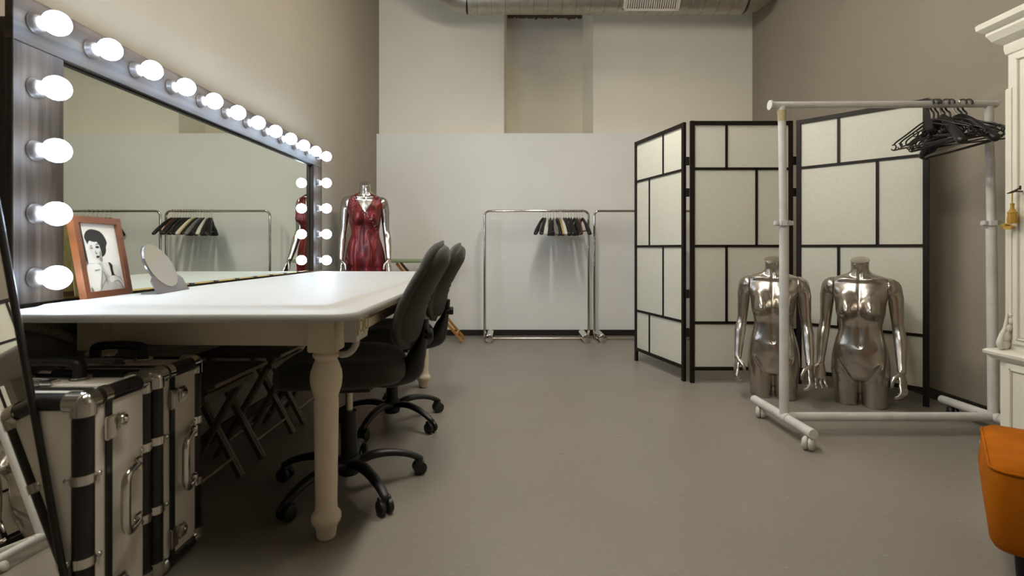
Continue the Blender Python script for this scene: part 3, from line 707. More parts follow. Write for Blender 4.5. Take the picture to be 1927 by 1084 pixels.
# ------------------------------------------------------------ office chairs (front = local +x)
def office_chair(base_deg):
    t = thing('office_chair', '', 'office chair')
    # star base
    sb = MB().lathe([(.001, .055), (.038, .055), (.042, .07), (.042, .115), (.036, .125), (.001, .125)], (0, 0, 0), 24).build('star_base', 'black_plastic', t)
    sb.rotation_euler.z = R(base_deg)
    arms = MB()
    for k in range(5):
        a = 2*PI*k/5; d = Vector((math.cos(a), math.sin(a), 0))
        arms.tube([d*.03+Vector((0, 0, .095)), d*.10+Vector((0, 0, .112)), d*.18+Vector((0, 0, .105)), d*.245+Vector((0, 0, .085)), d*.285+Vector((0, 0, .062))], [.016, .016, .014, .013, .013], 12, r2=[.026, .025, .021, .018, .015], sub=4, roundcap=True)
        cx = MB(); pos = d*.282; s_ = Vector((-d.y, d.x, 0))
        for sgn in (-1, 1):
            w0 = pos+s_*sgn*.006+Vector((0, 0, .027)); w1 = pos+s_*sgn*.026+Vector((0, 0, .027))
            cx.tube([w0, w0+(w1-w0)*.15, w0+(w1-w0)*.85, w1], [.023, .0265, .0265, .021], 20)
        cx.tube([pos+Vector((0, 0, .03)), pos+Vector((0, 0, .07))], .009, 10)
        cx.tube([pos-s_*.022+d*-.004+Vector((0, 0, .052)), pos+s_*.022+d*-.004+Vector((0, 0, .052))], .012, 10)
        cx.build('caster', 'black_plastic', sb, smooth=50)
    arms.build('base_arms', 'black_plastic', sb, smooth=60)
    MB().lathe([(.001, .10), (.031, .10), (.031, .22), (.029, .30), (.001, .30)], (0, 0, 0), 20).build('column_cover', 'black_plastic', t)
    MB().lathe([(.001, .295), (.014, .295), (.014, .40), (.001, .40)], (0, 0, 0), 20).build('gas_lift', 'steel', t)
    MB().box((-.10, -.07, .385), (.10, .07, .43), .012).tube([(.0, .07, .41), (.03, .19, .415), (.03, .24, .42)], .006, 8, sub=3).build('tilt_mechanism', 'black_plastic', t)
    # seat cushion
    def se(a, b2, n, th): c, s = math.cos(th), math.sin(th); return a*math.copysign(abs(c)**(2/n), c), b2*math.copysign(abs(s)**(2/n), s)
    N = 48; rs = []
    sp = [(.60, .425), (.80, .426), (.93, .436), (.985, .455), (1.0, .478), (.985, .502), (.94, .517), (.86, .527), (.6, .531), (.3, .527), (.02, .525)]
    for k, z in sp:
        ring = []
        for j in range(N):
            x, y = se(.245*k, .235*k, 2.7, 2*PI*j/N)
            zz = z - .030*max(0, x/.245)**3 - .012*max(0, -x/.245)**3 + .010*(abs(y)/.235)**2
            ring.append((x+.02, y, zz))
        rs.append(ring)
    MB().rings(rs).build('seat', 'chair_fabric', t, smooth=60)
    MB().rings([[(x*1.0, y, z-.006) for x, y, z in rs[0]], [(.02+(x-.02)*.9, y*.9, .412) for x, y, z in rs[0]]]).build('seat_shell', 'black_plastic', t, smooth=60)
    # backrest: rings by height, curved wings, reclined
    def backsurf(v, front):
        pass
    def bk(name, m, t0, t1, wsc, v0, v1, extra=None, par=t):
        rs = []; K = 30
        for i in range(K+1):
            v = v0+(v1-v0)*i/K
            e_ = 1-abs(2*(i/K)-1)**6
            if i in (0, K): e_ = .02
            w_ = (.225-.045*v-.03*max(0, .22-v)/.22)*wsc*(max(e_, .0)**.45)
            xc = -.234-.135*v+.030*math.sin(min(v*1.3, 1)*PI)*1.0
            zc_ = .545+.425*v
            ring = []
            for j in range(40):
                th = 2*PI*j/40
                yy, dx = se(w_, 1, 2.3, th)
                tf = (t1 if dx > 0 else t0)*max(e_, .02)**.5
                xx = xc+dx*tf+.036*(yy/.2)**2
                if extra: xx += extra(v, yy, dx)
                ring.append((xx, yy, zc_))
            rs.append(ring)
        return MB().rings(rs).build(name, m, par, smooth=60)
    bk('backrest', 'chair_fabric', .012, .054, 1.0, 0, 1)
    def crease(v, y, dx):
        s = 0
        for c in (.34, .41, .48): s += .006*math.exp(-((v-c)/.016)**2)
        return s if dx < 0 else 0
    bk('back_cover', 'chair_cover', .052, -.0, .86, .05, .965, crease)
    # spine bar and knob
    MB().tube([(-.298, 0, .66), (-.285, 0, .575), (-.262, 0, .51), (-.238, 0, .455), (-.17, 0, .418), (-.06, 0, .408)], [.014, .020, .036, .048, .030, .014], 16, r2=[.034, .040, .046, .05, .045, .034], sub=4, up=(1, 0, 0)).build('back_support', 'black_plastic', t, smooth=60)
    kb = MB().lathe([(.001, 0), (.008, 0), (.008, .014), (.020, .015), (.022, .02), (.022, .036), (.018, .04), (.001, .04)], (0, 0, 0), 16, 'x')
    kb.xf(Matrix.Translation((-.288, .030, .60)) @ Matrix.Rotation(PI, 4, 'Z')).build('adjusting_knob', 'black_plastic', t)
    return t
ch = office_chair(0)
ch.location = (-.642, 1.99, 0); ch.rotation_euler.z = R(187)
ch['label'] = 'charcoal swivel office chair nearest the front at the white table'
c2 = copy_tree(ch); c2.location = (-.648, 2.73, 0); c2.rotation_euler.z = R(188)
c2['label'] = 'charcoal swivel office chair behind the nearest one, its back partly hidden'
for o, deg in ((ch, 25-187), (c2, 38-188)):
    o['group'] = 'office chairs at the dressing table'
    for k in kids(o):
        if k.name.startswith('star_base'): k.rotation_euler.z = R(deg)

# ------------------------------------------------------------ ironing board behind the chairs
t = thing('ironing_board', 'ironing board with pale green cover and orange wooden legs by the back wall', 'ironing board', (-.95, 5.12, 0))
bd = MB(); N = 40; rs = []
for z, k in ((.795, .96), (.80, 1.), (.822, 1.), (.828, .97)):
    ring = []
    for j in range(N):
        a = 2*PI*j/N; c, s = math.cos(a), math.sin(a)
        ring.append((.40*math.copysign(abs(c)**.8, c), .15*k*math.copysign(abs(s)**.7, s)*(1-.25*max(0, -c)), z))
    rs.append(ring)
bd.rings(rs).build('padded_top', 'green_cover', t, smooth=50)
for y in (-.10, .10):
    MB().bar((.455, y, .012), (-.20, y, .79), .022, .035, up=(0, 1, 0), bev=.002).build('leg', 'orange_wood', t)
    MB().bar((-.38, y*.8, .012), (.24, y*.8, .79), .022, .035, up=(0, 1, 0), bev=.002).build('leg', 'orange_wood', t)
MB().bar((.40, -.10, .085), (.40, .10, .085), .025, .025).build('stretcher', 'orange_wood', t)
MB().bar((-.33, -.08, .085), (-.33, .08, .085), .025, .025).build('stretcher', 'orange_wood', t)

# ------------------------------------------------------------ chrome clothes racks at the back wall
def rack(xl, xr, label):
    cx = (xl+xr)/2; h = (xr-xl)/2
    t = thing('clothes_rack', label, 'clothes rack', (cx, 5.19, 0), 0, 'chrome clothes racks along the back wall')
    r = .05; zt = 1.322; P = [(-h, 0, .0), (-h, 0, zt-r)]
    for k in range(1, 6): a = PI/2*k/6; P.append((-h+r*(1-math.cos(a)), 0, zt-r+r*math.sin(a)))
    P.append((-h+r, 0, zt)); P.append((h-r, 0, zt))
    for k in range(1, 6): a = PI/2*k/6; P.append((h-r+r*math.sin(a), 0, zt-r+r*math.cos(a)))
    P.append((h, 0, zt-r)); P.append((h, 0, .0))
    MB().tube(P, .0125, 14, up=(0, 1, 0)).build('rail_tube', 'chrome', t, smooth=60)
    for x in (-h+.055, h-.050): MB().tube([(x, -.185, .041), (x, -.183, .041), (x, .14, .041), (x, .142, .041)], [.037, .040, .040, .037], 28).build('base_weight', 'chrome', t)
    MB().tube([(-h, 0, .012), (h, 0, .012)], .007, 10).build('bottom_bar', 'steel', t)
    return t
rack(-.281, .787, 'chrome clothes rack at the back wall, fully visible, with mixed hangers')
rack(.846, 1.914, 'chrome clothes rack half hidden behind the folding screen')

def hanger(mkey, wood=False):
    t = thing('clothes_hanger', '', 'hanger')
    pts = [(0, -.212, -.238), (0, -.165, -.195), (0, -.09, -.130), (0, -.03, -.092), (0, 0, -.084), (0, .03, -.092), (0, .09, -.130), (0, .165, -.195), (0, .212, -.238)]
    w_ = [.022, .024, .015, .010, .010, .010, .015, .024, .022]; h_ = [.014, .017, .017, .018, .018, .018, .017, .017, .014]
    if wood: w_ = [x*.55 for x in w_]
    MB().tube(pts, h_, 12, r2=w_, sub=4, roundcap=True).build('shoulders', mkey, t, smooth=60)
    P = [(0, 0, -.088), (0, 0, -.04)]
    for k in range(9): a = R(-50+ -0+k*29); P.append((0, .0165*math.cos(a)*1, .0165*math.sin(a)))
    MB().tube([(0, 0, -.088), (0, .002, -.035), (0, .016, -.012), (0, .0165, .004), (0, .010, .0155), (0, 0, .0178), (0, -.011, .0145), (0, -.0165, .004), (0, -.015, -.006)], .0022, 8, sub=3).build('hook', 'steel', t, smooth=60)
    MB().tube([(0, -.17, -.208), (0, .17, -.208)], .005, 8).build('trouser_bar', mkey, t)
    return t
protos = {}
seq = [(1022, 24, 'hang_black', 'black hanger, leftmost on the chrome rack by the back wall'),
       (1026, 14, 'hang_black', 'black hanger, second from the left on the chrome rack'),
       (1031, 10, 'hang_white', 'slim white hanger between black ones on the chrome rack'),
       (1036, 7, 'hang_black', 'black hanger between the slim white and the grey hanger'),
       (1042, -4, 'hang_grey', 'grey hanger on the chrome rack'),
       (1048, -6, 'hang_black', 'black hanger just right of the grey hanger'),
       (1052, -6, 'hang_tan', 'light wooden hanger in the middle of the chrome rack'),
       (1056, -8, 'hang_white', 'broad white hanger beside the light wooden one'),
       (1061, -8, 'hang_black', 'black hanger just right of the broad white hanger'),
       (1065, -4, 'hang_black', 'black hanger, second to the right of the broad white hanger'),
       (1070, -10, 'hang_black', 'black hanger, third to the right of the broad white hanger'),
       (1075, 2, 'hang_black', 'black hanger in the right half of the chrome rack, fifth before the red-brown one'),
       (1081, -9, 'hang_black', 'black hanger in the right half, third before the red-brown one'),
       (1086, -3, 'hang_black', 'black hanger just left of the red-brown hanger pair'),
       (1091, 3, 'hang_red', 'red-brown hanger near the right end of the chrome rack'),
       (1096, -12, 'hang_black', 'black hanger, rightmost on the fully visible chrome rack')]
for i, (px, yaw, mk, lb) in enumerate(seq):
    x = (px-963.5)*5.19/950
    if mk not in protos: protos[mk] = hanger(mk, mk == 'hang_tan' or mk == 'hang_red'); o = protos[mk]
    else: o = copy_tree(protos[mk])
    o.location = (x, 5.19, 1.322); o.rotation_euler = (0, 0, R(-yaw)); o['label'] = lb; o['group'] = 'hangers on the fully visible chrome rack'
for i in range(7):
    o = copy_tree(protos['hang_black']); o.location = (1.36+i*.045, 5.19, 1.322); o.rotation_euler = (0, 0, R((-8, 5, -3, 9, -6, 2, 12)[i]))
    o['group'] = 'hangers on the rack behind the screen'; o['label'] = 'black hanger on the rack hidden behind the folding screen, seen only in the mirror'

# ------------------------------------------------------------ folding screen
t = thing('folding_screen', 'three-panel folding screen with black-brown lattice and cream paper', 'folding screen', (1.6, 3.6, 0))
def panel(p0, p1, divs, hs):
    p0 = Vector((*p0, 0)); p1 = Vector((*p1, 0)); d = (p1-p0); W = d.length; ang = math.atan2(d.y, d.x)
    mt = Matrix.Translation(p0-Vector((1.6, 3.6, 0))) @ Matrix.Rotation(ang, 4, 'Z')
    pw = .030; th = .011
    f = MB().box((0, -th, 0), (pw, th, 1.828), .002).box((W-pw, -th, 0), (W, th, 1.828), .002)
    f.box((pw-.004, -th, 1.798), (W-pw+.004, th, 1.826)).box((pw-.004, -th, .088), (W-pw+.004, th, .112))
    fo = f.xf(mt).build('panel_frame', 'black_wood', t)
    zs = [1.798, 1.494, .955, .42, .11]
    g_ = MB()
    for z in zs[1:4]: g_.box((pw-.002, -.007, z-.009), (W-pw+.002, .007, z+.009))
    for r_ in range(4):
        x = pw+(W-2*pw)*divs[r_]; g_.box((x-.008, -.007, zs[r_+1]), (x+.008, .007, zs[r_]))
    g_.xf(mt).build('lattice', 'black_wood', fo, smooth=0)
    MB().box((pw-.003, -.0012, .10), (W-pw+.003, .0012, 1.81)).xf(mt).build('paper', 'paper', fo, smooth=0)
panel((1.036, 4.235), (1.218, 3.555), (.62, .31, .62, .31), 0)
panel((1.243, 3.525), (1.958, 3.525), (.34, .66, .34, .66), 0)
panel((1.982, 3.515), (2.468, 2.985), (.34, .66, .34, .66), 0)
for x, y in ((1.230, 3.538), (1.970, 3.524)):
    for z in (.35, .62, 1.33, 1.55): MB().box((x-.013-1.6, y-.004-3.6, z-.03), (x+.013-1.6, y+.004-3.6, z+.03), .002).build('hinge', 'black_satin', t)

# ------------------------------------------------------------ mannequins (front = local -y)
KEY = [  # z, half width, front, back, y centre
 (.872, .0470, .0480, .046, -.014), (.84, .0455, .046, .046, -.010), (.812, .0465, .046, .049, -.002), (.796, .055, .051, .054, .002), (.783, .080, .056, .060, .004),
 (.774, .106, .060, .066, .006), (.765, .128, .062, .070, .008), (.755, .148, .064, .074, .008), (.735, .158, .068, .080, .008), (.70, .158, .078, .088, .005), (.67, .149, .086, .090, .004),
 (.64, .134, .092, .090, .002), (.60, .127, .092, .086, 0), (.56, .125, .096, .080, 0), (.52, .117, .088, .074, 0), (.47, .108, .080, .070, 0), (.43, .113, .082, .074, 0),
 (.38, .127, .086, .086, 0), (.32, .140, .090, .102, 0), (.26, .147, .090, .112, 0), (.20, .149, .084, .110, 0), (.165, .140, .070, .092, 0), (.150, .10, .05, .06, 0), (.145, .04, .02, .02, 0)]
KZ = np.array([k[0] for k in KEY][::-1]); KV = np.array([k[1:] for k in KEY][::-1])
def kin(z):
    z = min(max(z, KZ[0]), KZ[-1]); i = min(max(int(np.searchsorted(KZ, z))-1, 0), len(KZ)-2)
    tt = (z-KZ[i])/(KZ[i+1]-KZ[i]); m = []
    for c in range(4):
        v = KV[:, c]
        def sl(j):
            j0, j1 = max(j-1, 0), min(j+1, len(KZ)-1); 
            if j in (0, len(KZ)-1): return (v[j1]-v[j0])/(KZ[j1]-KZ[j0])
            a = (v[j]-v[j-1])/(KZ[j]-KZ[j-1]); b2 = (v[j+1]-v[j])/(KZ[j+1]-KZ[j])
            return 0 if a*b2 <= 0 else 2*a*b2/(a+b2)
        h = KZ[i+1]-KZ[i]; h00 = 2*tt**3-3*tt**2+1; h10 = tt**3-2*tt**2+tt; h01 = -2*tt**3+3*tt**2; h11 = tt**3-tt**2
        m.append(h00*v[i]+h10*h*sl(i)+h01*v[i+1]+h11*h*sl(i+1))
    return m
def disp(x, y, z):
    """forward displacement of the chest, belly and collar bones"""
    if y > .0: 
        # shoulder blades and buttocks on the back
        d = 0
        for s in (-1, 1): d -= .010*math.exp(-((x-s*.07)/.035)**2-((z-.66)/.05)**2)+.022*math.exp(-((x-s*.065)/.05)**2-((z-.21)/.055)**2)
        return -d*(-1)*(-1) if False else -d
    d = 0
    for s in (-1, 1):
        dx = (x-s*.063)/.045; dz = (z-.578)
        dz = dz/.040 if dz < 0 else dz/.070
        r2 = dx*dx+dz*dz
        d += .046*math.exp(-r2*r2*.55)+.034*math.exp(-r2*1.1)
        d += .0045*math.exp(-((x-s*.062)/.0075)**2-((z-.572)/.0075)**2)                   # nipple
        d += .010*math.exp(-((x-s*.100)/.028)**2-((z-.365)/.032)**2)                    # hip bones
        d += .007*math.exp(-((abs(x)-.062)/.055)**2-((z-(.757-.10*abs(abs(x)-.06)))/.010)**2)  # collar bones
        d -= .006*math.exp(-((x-s*.045)/.018)**2-((z-.775)/.018)**2)
        d += .003*math.exp(-((x-s*.035)/.02)**2-((z-.46)/.08)**2)
        d -= .010*math.exp(-((x-s*(.045+(z-.16)*.55))/.012)**2-((z-.21)/.05)**2)         # groin crease
    d -= .003*math.exp(-(x/.012)**2-((z-.68)/.08)**2)                                    # sternum
    d -= .008*math.exp(-(x/.012)**2-((z-.785)/.016)**2)                                  # throat pit
    d += .006*math.exp(-((abs(x)-.014)/.007)**2-((z-.80)/.035)**2)
    d -= .010*math.exp(-(x/.009)**2-((z-.362)/.009)**2)                                  # navel
    d += .004*math.exp(-(x/.022)**2-((z-.350)/.014)**2)
    d += .012*math.exp(-(x/.06)**2-((z-.30)/.07)**2)                                     # belly
    d -= .004*math.exp(-(x/.012)**2-((z-.45)/.07)**2)
    return -d
def surf(th, z, off=0.):
    a, f, b2, yc = kin(z)
    s, c = math.sin(th), math.cos(th); n = 2.35
    x = (a+off)*math.copysign(abs(s)**(2/n), s); q = math.copysign(abs(c)**(2/n), c)
    y = yc-(f+off)*q if q > 0 else yc-(b2+off)*q
    return x, y
def remeshed(mb, vox, iters=6):
    me = bpy.data.meshes.new('tmp'); me.from_pydata(mb.v, [], mb.f)
    bm = bmesh.new(); bm.from_mesh(me); bmesh.ops.recalc_face_normals(bm, faces=bm.faces[:]); bm.to_mesh(me); bm.free()
    o = bpy.data.objects.new('tmp', me); COL.objects.link(o)
    m = o.modifiers.new('r', 'REMESH'); m.mode = 'VOXEL'; m.voxel_size = vox
    s = o.modifiers.new('s', 'SMOOTH'); s.factor = .5; s.iterations = iters
    dg = bpy.context.evaluated_depsgraph_get(); dg.update()
    me2 = bpy.data.meshes.new_from_object(o.evaluated_get(dg))
    vs = [tuple(v.co) for v in me2.vertices]; fs = [tuple(p.vertices) for p in me2.polygons]
    bpy.data.objects.remove(o); bpy.data.meshes.remove(me); bpy.data.meshes.remove(me2)
    r = MB(); r.add(vs, fs); return r
def make_torso():
    mb = MB(); rs = []
    zs = [.146+.006*i for i in range(120)]; zs = [z for z in zs if z < .866]+[.866]
    for z in zs:
        rs.append([(*surf(2*PI*j/56, z), z + (0 if z < .82 else (z-.82)*.25*(surf(2*PI*j/56, z)[1]/.046))) for j in range(56)])
    mb.rings(rs)
    for s in (-1, 1):
        rr = []
        for i in range(26):
            z = .34*i/25; k = z/.34
            cx = s*(.069+.004*k); a = .061+.014*min(k*1.9, 1)-.085*max(0, k-.55); f = .066+.014*min(k*1.6, 1)-.07*max(0, k-.55)
            rr.append([(cx+a*math.cos(2*PI*j/40), .008+f*math.sin(2*PI*j/40), z) for j in range(40)])
        mb.rings(rr)
    r = remeshed(mb, .0052, 7)
    out = []
    for x, y, z in r.v:
        if z > .655: x = max(-.1335, min(.1335, x))
        wgt = 1.0 if abs(x) < .10 else max(0, 1-(abs(x)-.10)/.035)
        if z < .008: out.append((x, y, max(z, 0))); continue
        if z > .15: out.append((x, y+disp(x, y, z)*wgt, z))
        else: out.append((x, y+disp(x, y, z)*wgt*max(0, (z-.1)/.05), z))
    r.v = out
    return r
def make_arm(s, bend):
    # s=+1: the side at local +x
    mb = MB()
    P = [(s*.120, .006, .712), (s*.146, .006, .708), (s*.166, .008, .655), (s*.173, .012, .58), (s*.178, .014, .50), (s*.184, .008, .455), (s*.190, -.004-bend*.2, .41), (s*.194, -.02-bend*.5, .34), (s*.197, -.04-bend, .262), (s*.198, -.048-bend*1.15, .235)]
    rx = [.046, .044, .034, .030, .027, .0275, .0300, .026, .0195, .019]; ry = [.052, .052, .041, .035, .030, .031, .033, .029, .0225, .021]
    mb.tube(P, rx, 28, r2=ry, sub=5, up=(1, 0, 0))
    mb.ball((s*.140, .006, .705), (.050, .055, .056), 28, 18)
    r = remeshed(mb, .0045, 5)
    r.v = [(x if s*x > .135 else s*.135, y, z) for x, y, z in r.v]
    return r, Vector(P[-1]), (Vector(P[-1])-Vector(P[-2])).normalized()
def make_hand(s, pose=0):
    # wrist at origin, pointing -z, palm faces inwards (-s x), thumb to -y
    mb = MB(); i_ = -s
    def F(path, r): mb.tube([(i_*a, b2, c) for a, b2, c in path], r, 12, sub=4, up=(0, 1, 0), roundcap=True)
    mb.tube([(0, 0, .01), (0, 0, -.02), (-i_*.004, .001, -.05), (-i_*.004, .002, -.088)], [.017, .0150, .0145, .0115], 18, r2=[.021, .029, .038, .039], sub=4, up=(1, 0, 0), roundcap=True)
    cur = [(-.08, .50, 1.15), (.0, .72, 1.4), (.06, .95, 1.7), (.12, 1.2, 2.0)]
    if pose: cur = [(-.05, .25, .5), (.0, .35, .65), (.05, .42, .75), (.12, .5, .8)]
    for k, (y, L) in enumerate(((-.029, .078), (-.010, .086), (.010, .080), (.029, .063))):
        a1, a2, a3 = cur[k]; p = Vector((-.004, y, -.080)); pts = [p.copy()]; rr = [.0106]
        spread = (y/.029)*(.22 if pose else .06)
        for seg, an in zip((.47, .30, .23), (a1, a2, a3)):
            p = p+Vector((math.sin(an), spread*math.cos(an), -math.cos(an)))*L*seg; pts.append(p.copy()); rr.append(.0106-.0013*len(rr))
        F([tuple(q) for q in pts], rr)
    F([(.004, -.020, -.016), (.018, -.036, -.036), (.028, -.043, -.060), (.033, -.040, -.088)], [.0150, .0125, .0105, .0082])
    return remeshed(mb, .0022, 3)
TOR = make_torso()
ARM = {s: make_arm(s, b2) for s, b2 in ((-1, .02), (1, .035))}
HND = {s: make_hand(s, 0) for s in (-1, 1)}
OPEN = make_hand(-1, 1); OPEN.xf(Matrix.Rotation(R(-62), 4, 'Z'))
def mesh_of(mb, name, m):
    o = mb.build(name, m, None, smooth=80); me = o.data; bpy.data.objects.remove(o); return me
ME = {'torso': mesh_of(TOR, 'torso', 'mannequin')}
for s in (-1, 1):
    arm_mb, wp, wd = ARM[s]
    ME['arm', s] = mesh_of(arm_mb, 'arm', 'mannequin')
    rot = Vector((0, 0, -1)).rotation_difference(wd).to_matrix().to_4x4()
    HND[s].xf(Matrix.Translation(wp) @ rot @ Matrix.Rotation(R(s*-22), 4, 'Z'))
    if s < 0: OPEN.xf(Matrix.Translation(wp) @ rot); ME['open_hand'] = mesh_of(OPEN, 'hand', 'mannequin')
    ME['hand', s] = mesh_of(HND[s], 'hand', 'mannequin')
def mobj(name, me, parent):
    o = bpy.data.objects.new(name, me); COL.objects.link(o); o.parent = parent; return o
def mannequin(loc, rz, label, sc=1., group=None, z0=0, cat='mannequin'):
    t = thing('mannequin', label, cat, loc, rz, group)
    o = mobj('torso', ME['torso'], t); o.location.z = z0
    parts = [o]
    for s in (-1, 1):
        a = mobj('arm', ME['arm', s], t); a.location.z = z0; h = mobj('hand', ME['hand', s], a); parts.append(a)
    cp = MB().tube([(0, -.014, .861), (0, -.0145, .868), (0, -.015, .8715)], [.046, .049, .047], 36)
    cp.v = [(x, y, z+(y+.014)*.25) for x, y, z in cp.v]
    c = cp.build('neck_cap', 'steel', t); c.location.z = z0
    t.scale = (sc, sc, sc)
    return t
mannequin((1.650, 3.19, 0), R(-29), 'silver headless half mannequin behind the pole of the white rack, left of its twin', 1., 'silver half mannequins by the screen')
m2 = mannequin((2.090, 3.03, 0), R(-38), 'silver headless half mannequin, right one of the pair before the screen', 1., 'silver half mannequins by the screen')
for k in kids(m2):
    if k.name.startswith('arm') and k.data == ME['arm', -1]:
        for h in kids(k): h.data = ME['open_hand']
Z3 = .628
m3 = mannequin((-1.185, 4.07, 0), R(16), 'silver headless mannequin wearing a dark red dress beside the lit mirror', .975, None, Z3)
m3.scale = (.925, .925, .975)
# legs and stand of the dressed mannequin
for s in (-1, 1):
    MB().tube([(s*.070, .008, Z3+.01), (s*.068, .006, Z3-.10), (s*.062, 0, Z3-.20), (s*.06, .004, Z3-.27), (s*.06, .012, Z3-.37), (s*.058, .008, Z3-.50), (s*.056, .0, .05), (s*.056, -.005, .03)],
              [.058, .052, .043, .044, .042, .028, .026, .026], 24, r2=[.066, .058, .046, .048, .048, .032, .030, .030], sub=4, up=(1, 0, 0)).build('leg', 'mannequin', m3, smooth=60)
    MB().tube([(s*.056, .03, .03), (s*.057, 0, .038), (s*.060, -.06, .03), (s*.064, -.13, .018), (s*.066, -.16, .016)], [.022, .028, .022, .012, .008], 18, r2=[.022, .028, .034, .036, .025], sub=4, roundcap=True).build('foot', 'mannequin', m3, smooth=60)
MB().lathe([(.001, 0), (.18, 0), (.18, .006), (.17, .009), (.001, .010)], (0, 0, 0), 40).build('base_plate', 'steel', m3)

# dress: a grid from hem to a neckline that depends on the angle
def ztop(th):
    a = abs((th+PI) % (2*PI)-PI)            # 0 = front, pi = back
    tb = [(0, .628), (.15, .672), (.30, .722), (.45, .768), (.56, .792), (.68, .790), (.80, .750), (.95, .705), (1.12, .665), (1.30, .642), (1.50, .632), (1.8, .635), (2.2, .68), (2.5, .74), (2.75, .77), (PI, .77)]
    for (a0, z0), (a1, z1) in zip(tb, tb[1:]):
        if a0 <= a <= a1: q = (a-a0)/(a1-a0); return z0+(z1-z0)*q
    return .77
db = MB(); NT = 160; NV = 110; grid = []
for layer in (0, 1):
    rs = []
    for i in range(NV+1):
        v = i/NV; ring = []
        for j in range(NT):
            th = 2*PI*j/NT; z = -.22+(ztop(th)+.22)*v
            off = .009 if layer == 0 else .0045
            if z > .74: off -= .003
            zz = max(z, .175)
            x, y = surf(th, zz, off)
            wgt = 1.0 if abs(x) < .10 else max(0, 1-(abs(x)-.10)/.035)
            d = disp(x*.97, y, zz)*wgt
            if y < 0 and zz < .56: d *= 1
            y += d*(.92 if z > .5 else .4)
            fl = max(0, .44-z)
            k = 1+.28*fl+ .9*max(0, .2-z)*.35
            fold = .012*math.sin(th*9+1.2*math.sin(th*2))*min(1, fl*2.2)+.006*math.sin(th*17+z*9)*min(1, fl*3)
            wr = .0035*math.sin(26*(z*.8+x*1.6))*math.exp(-((z-.47)/.10)**2)
            rad = math.hypot(x, y) or 1
            x, y = x*k*(1+(fold+wr)/rad), y*k*(1+(fold+wr)/rad)
            ring.append((x, y, z))
        rs.append(ring)
    grid.append(rs)
allr = grid[0]+grid[1][::-1]+[grid[0][0]]
db.rings(allr, caps=False)
dr = db.build('dress', 'satin', m3, smooth=70); dr.location.z = Z3; dr['label'] = 'sleeveless dark red satin dress with a deep V neck and beads'
bd = MB(); random.seed(11)
def dress_pt(th, z):
    x, y = surf(th, z, .011); wgt = 1.0 if abs(x) < .10 else max(0, 1-(abs(x)-.10)/.035)
    return (x, y+disp(x*.97, y, z)*wgt*.95-.001, z)
for k in range(34):
    q = k/33
    th = -.50+.62*q; z = .77-.16*q+.012*math.sin(k*2.3)
    if z < ztop(th)-.01: bd.ball(dress_pt(th, z), .0023, 8, 6)
for k in range(20):
    q = k/19; bd.ball(dress_pt(-.62+.10*math.sin(k*1.7), .76-.12*q), .0021, 8, 6)
for k in range(14): bd.ball(dress_pt(-.1+k*.085, .62-.012*k+.01*math.sin(k*3)), .0023, 8, 6)
bdo = bd.build('beads', 'bead', dr)

# ------------------------------------------------------------ white rolling rack in front of the screen
t = thing('garment_rack', 'white tubular rolling garment rack with black hangers on the right', 'clothes rack', (1.91, 2.57, 0))
def W_(x, y, z): return (x-1.91, y-2.57, z)
xl, xr = 1.385, 2.450
MB().tube([W_(xl, 2.57, .08), W_(xl, 2.57, 1.06)], .0225, 20).build('lower_pole', 'white_tube', t)
MB().tube([W_(xl-.003, 2.57, 1.05), W_(xl-.012, 2.57, 1.660)], .0185, 20).build('upper_pole', 'white_tube', t)
MB().tube([W_(xr, 2.57, .08), W_(xr-.010, 2.57, 1.06)], .0225, 20).build('lower_pole', 'white_tube', t)
MB().tube([W_(xr-.010, 2.57, 1.05), W_(xr-.022, 2.57, 1.660)], .0185, 20).build('upper_pole', 'white_tube', t)
MB().tube([W_(xl-.011, 2.57, 1.585), W_(xl-.012, 2.57, 1.64)], [.0195, .0215], 20).build('tape', 'yellow_tape', t)
for x in (xl-.003, xr-.010):
    MB().lathe([(.001, 1.055), (.034, 1.055), (.034, 1.080), (.001, 1.080)], W_(x, 2.57, 0), 8).box(W_(x-.045, 2.555, 1.056), W_(x+.045, 2.585, 1.079), .003).build('clamp_collar', 'white_tube', t, smooth=25)
rb = MB().tube([W_(xl-.065, 2.57, 1.668), W_(xr+.01, 2.57, 1.674)], .0175, 20); rb.build('hanging_rail', 'white_tube', t)
MB().tube([W_(xl-.075, 2.57, 1.668), W_(xl-.065, 2.57, 1.668)], .0245, 20).build('end_cap', 'white_tube', t)
MB().tube([W_(xr+.01, 2.57, 1.674), W_(xr+.016, 2.57, 1.674)], .0185, 20).build('end_cap', 'white_tube', t)
MB().tube([W_(xl+.02, 2.57, .082), W_(xr-.02, 2.57, .082)], .0225, 20).build('cross_bar', 'white_tube', t)
for x in (xl, xr):
    fo = MB().tube([W_(x-.008, 2.87, .082), W_(x, 2.57, .082), W_(x+.004, 2.325, .082)], .0225, 20).tube([W_(x, 2.59, .082), W_(x+.001, 2.53, .082)], .0255, 20).build('foot_bar', 'white_tube', t)
    for yy in (2.585, 2.64): MB().ball(W_(x-.021, yy, .083), (.004, .006, .006), 8, 6).build('bolt', 'black_satin', fo)
    for y in (2.35, 2.80):
        cs = MB(); cc = Vector(W_(x-.005, y, .032)); ax = Vector((.75, -.66, 0)) if y < 2.5 else Vector((.85, -.5, 0))
        for sg in (-1, 1):
            cs.tube([cc+ax*sg*.002, cc+ax*sg*.006, cc+ax*sg*.018, cc+ax*sg*.026], [.028, .0315, .030, .020], 22)
        cs.tube([cc+Vector((.005, .0, .02)), cc+Vector((.005, 0, .05))], .008, 10)
        cs.build('caster', 'caster_white' if (x < 2 or y < 2.5) else 'black_plastic', t, smooth=50)

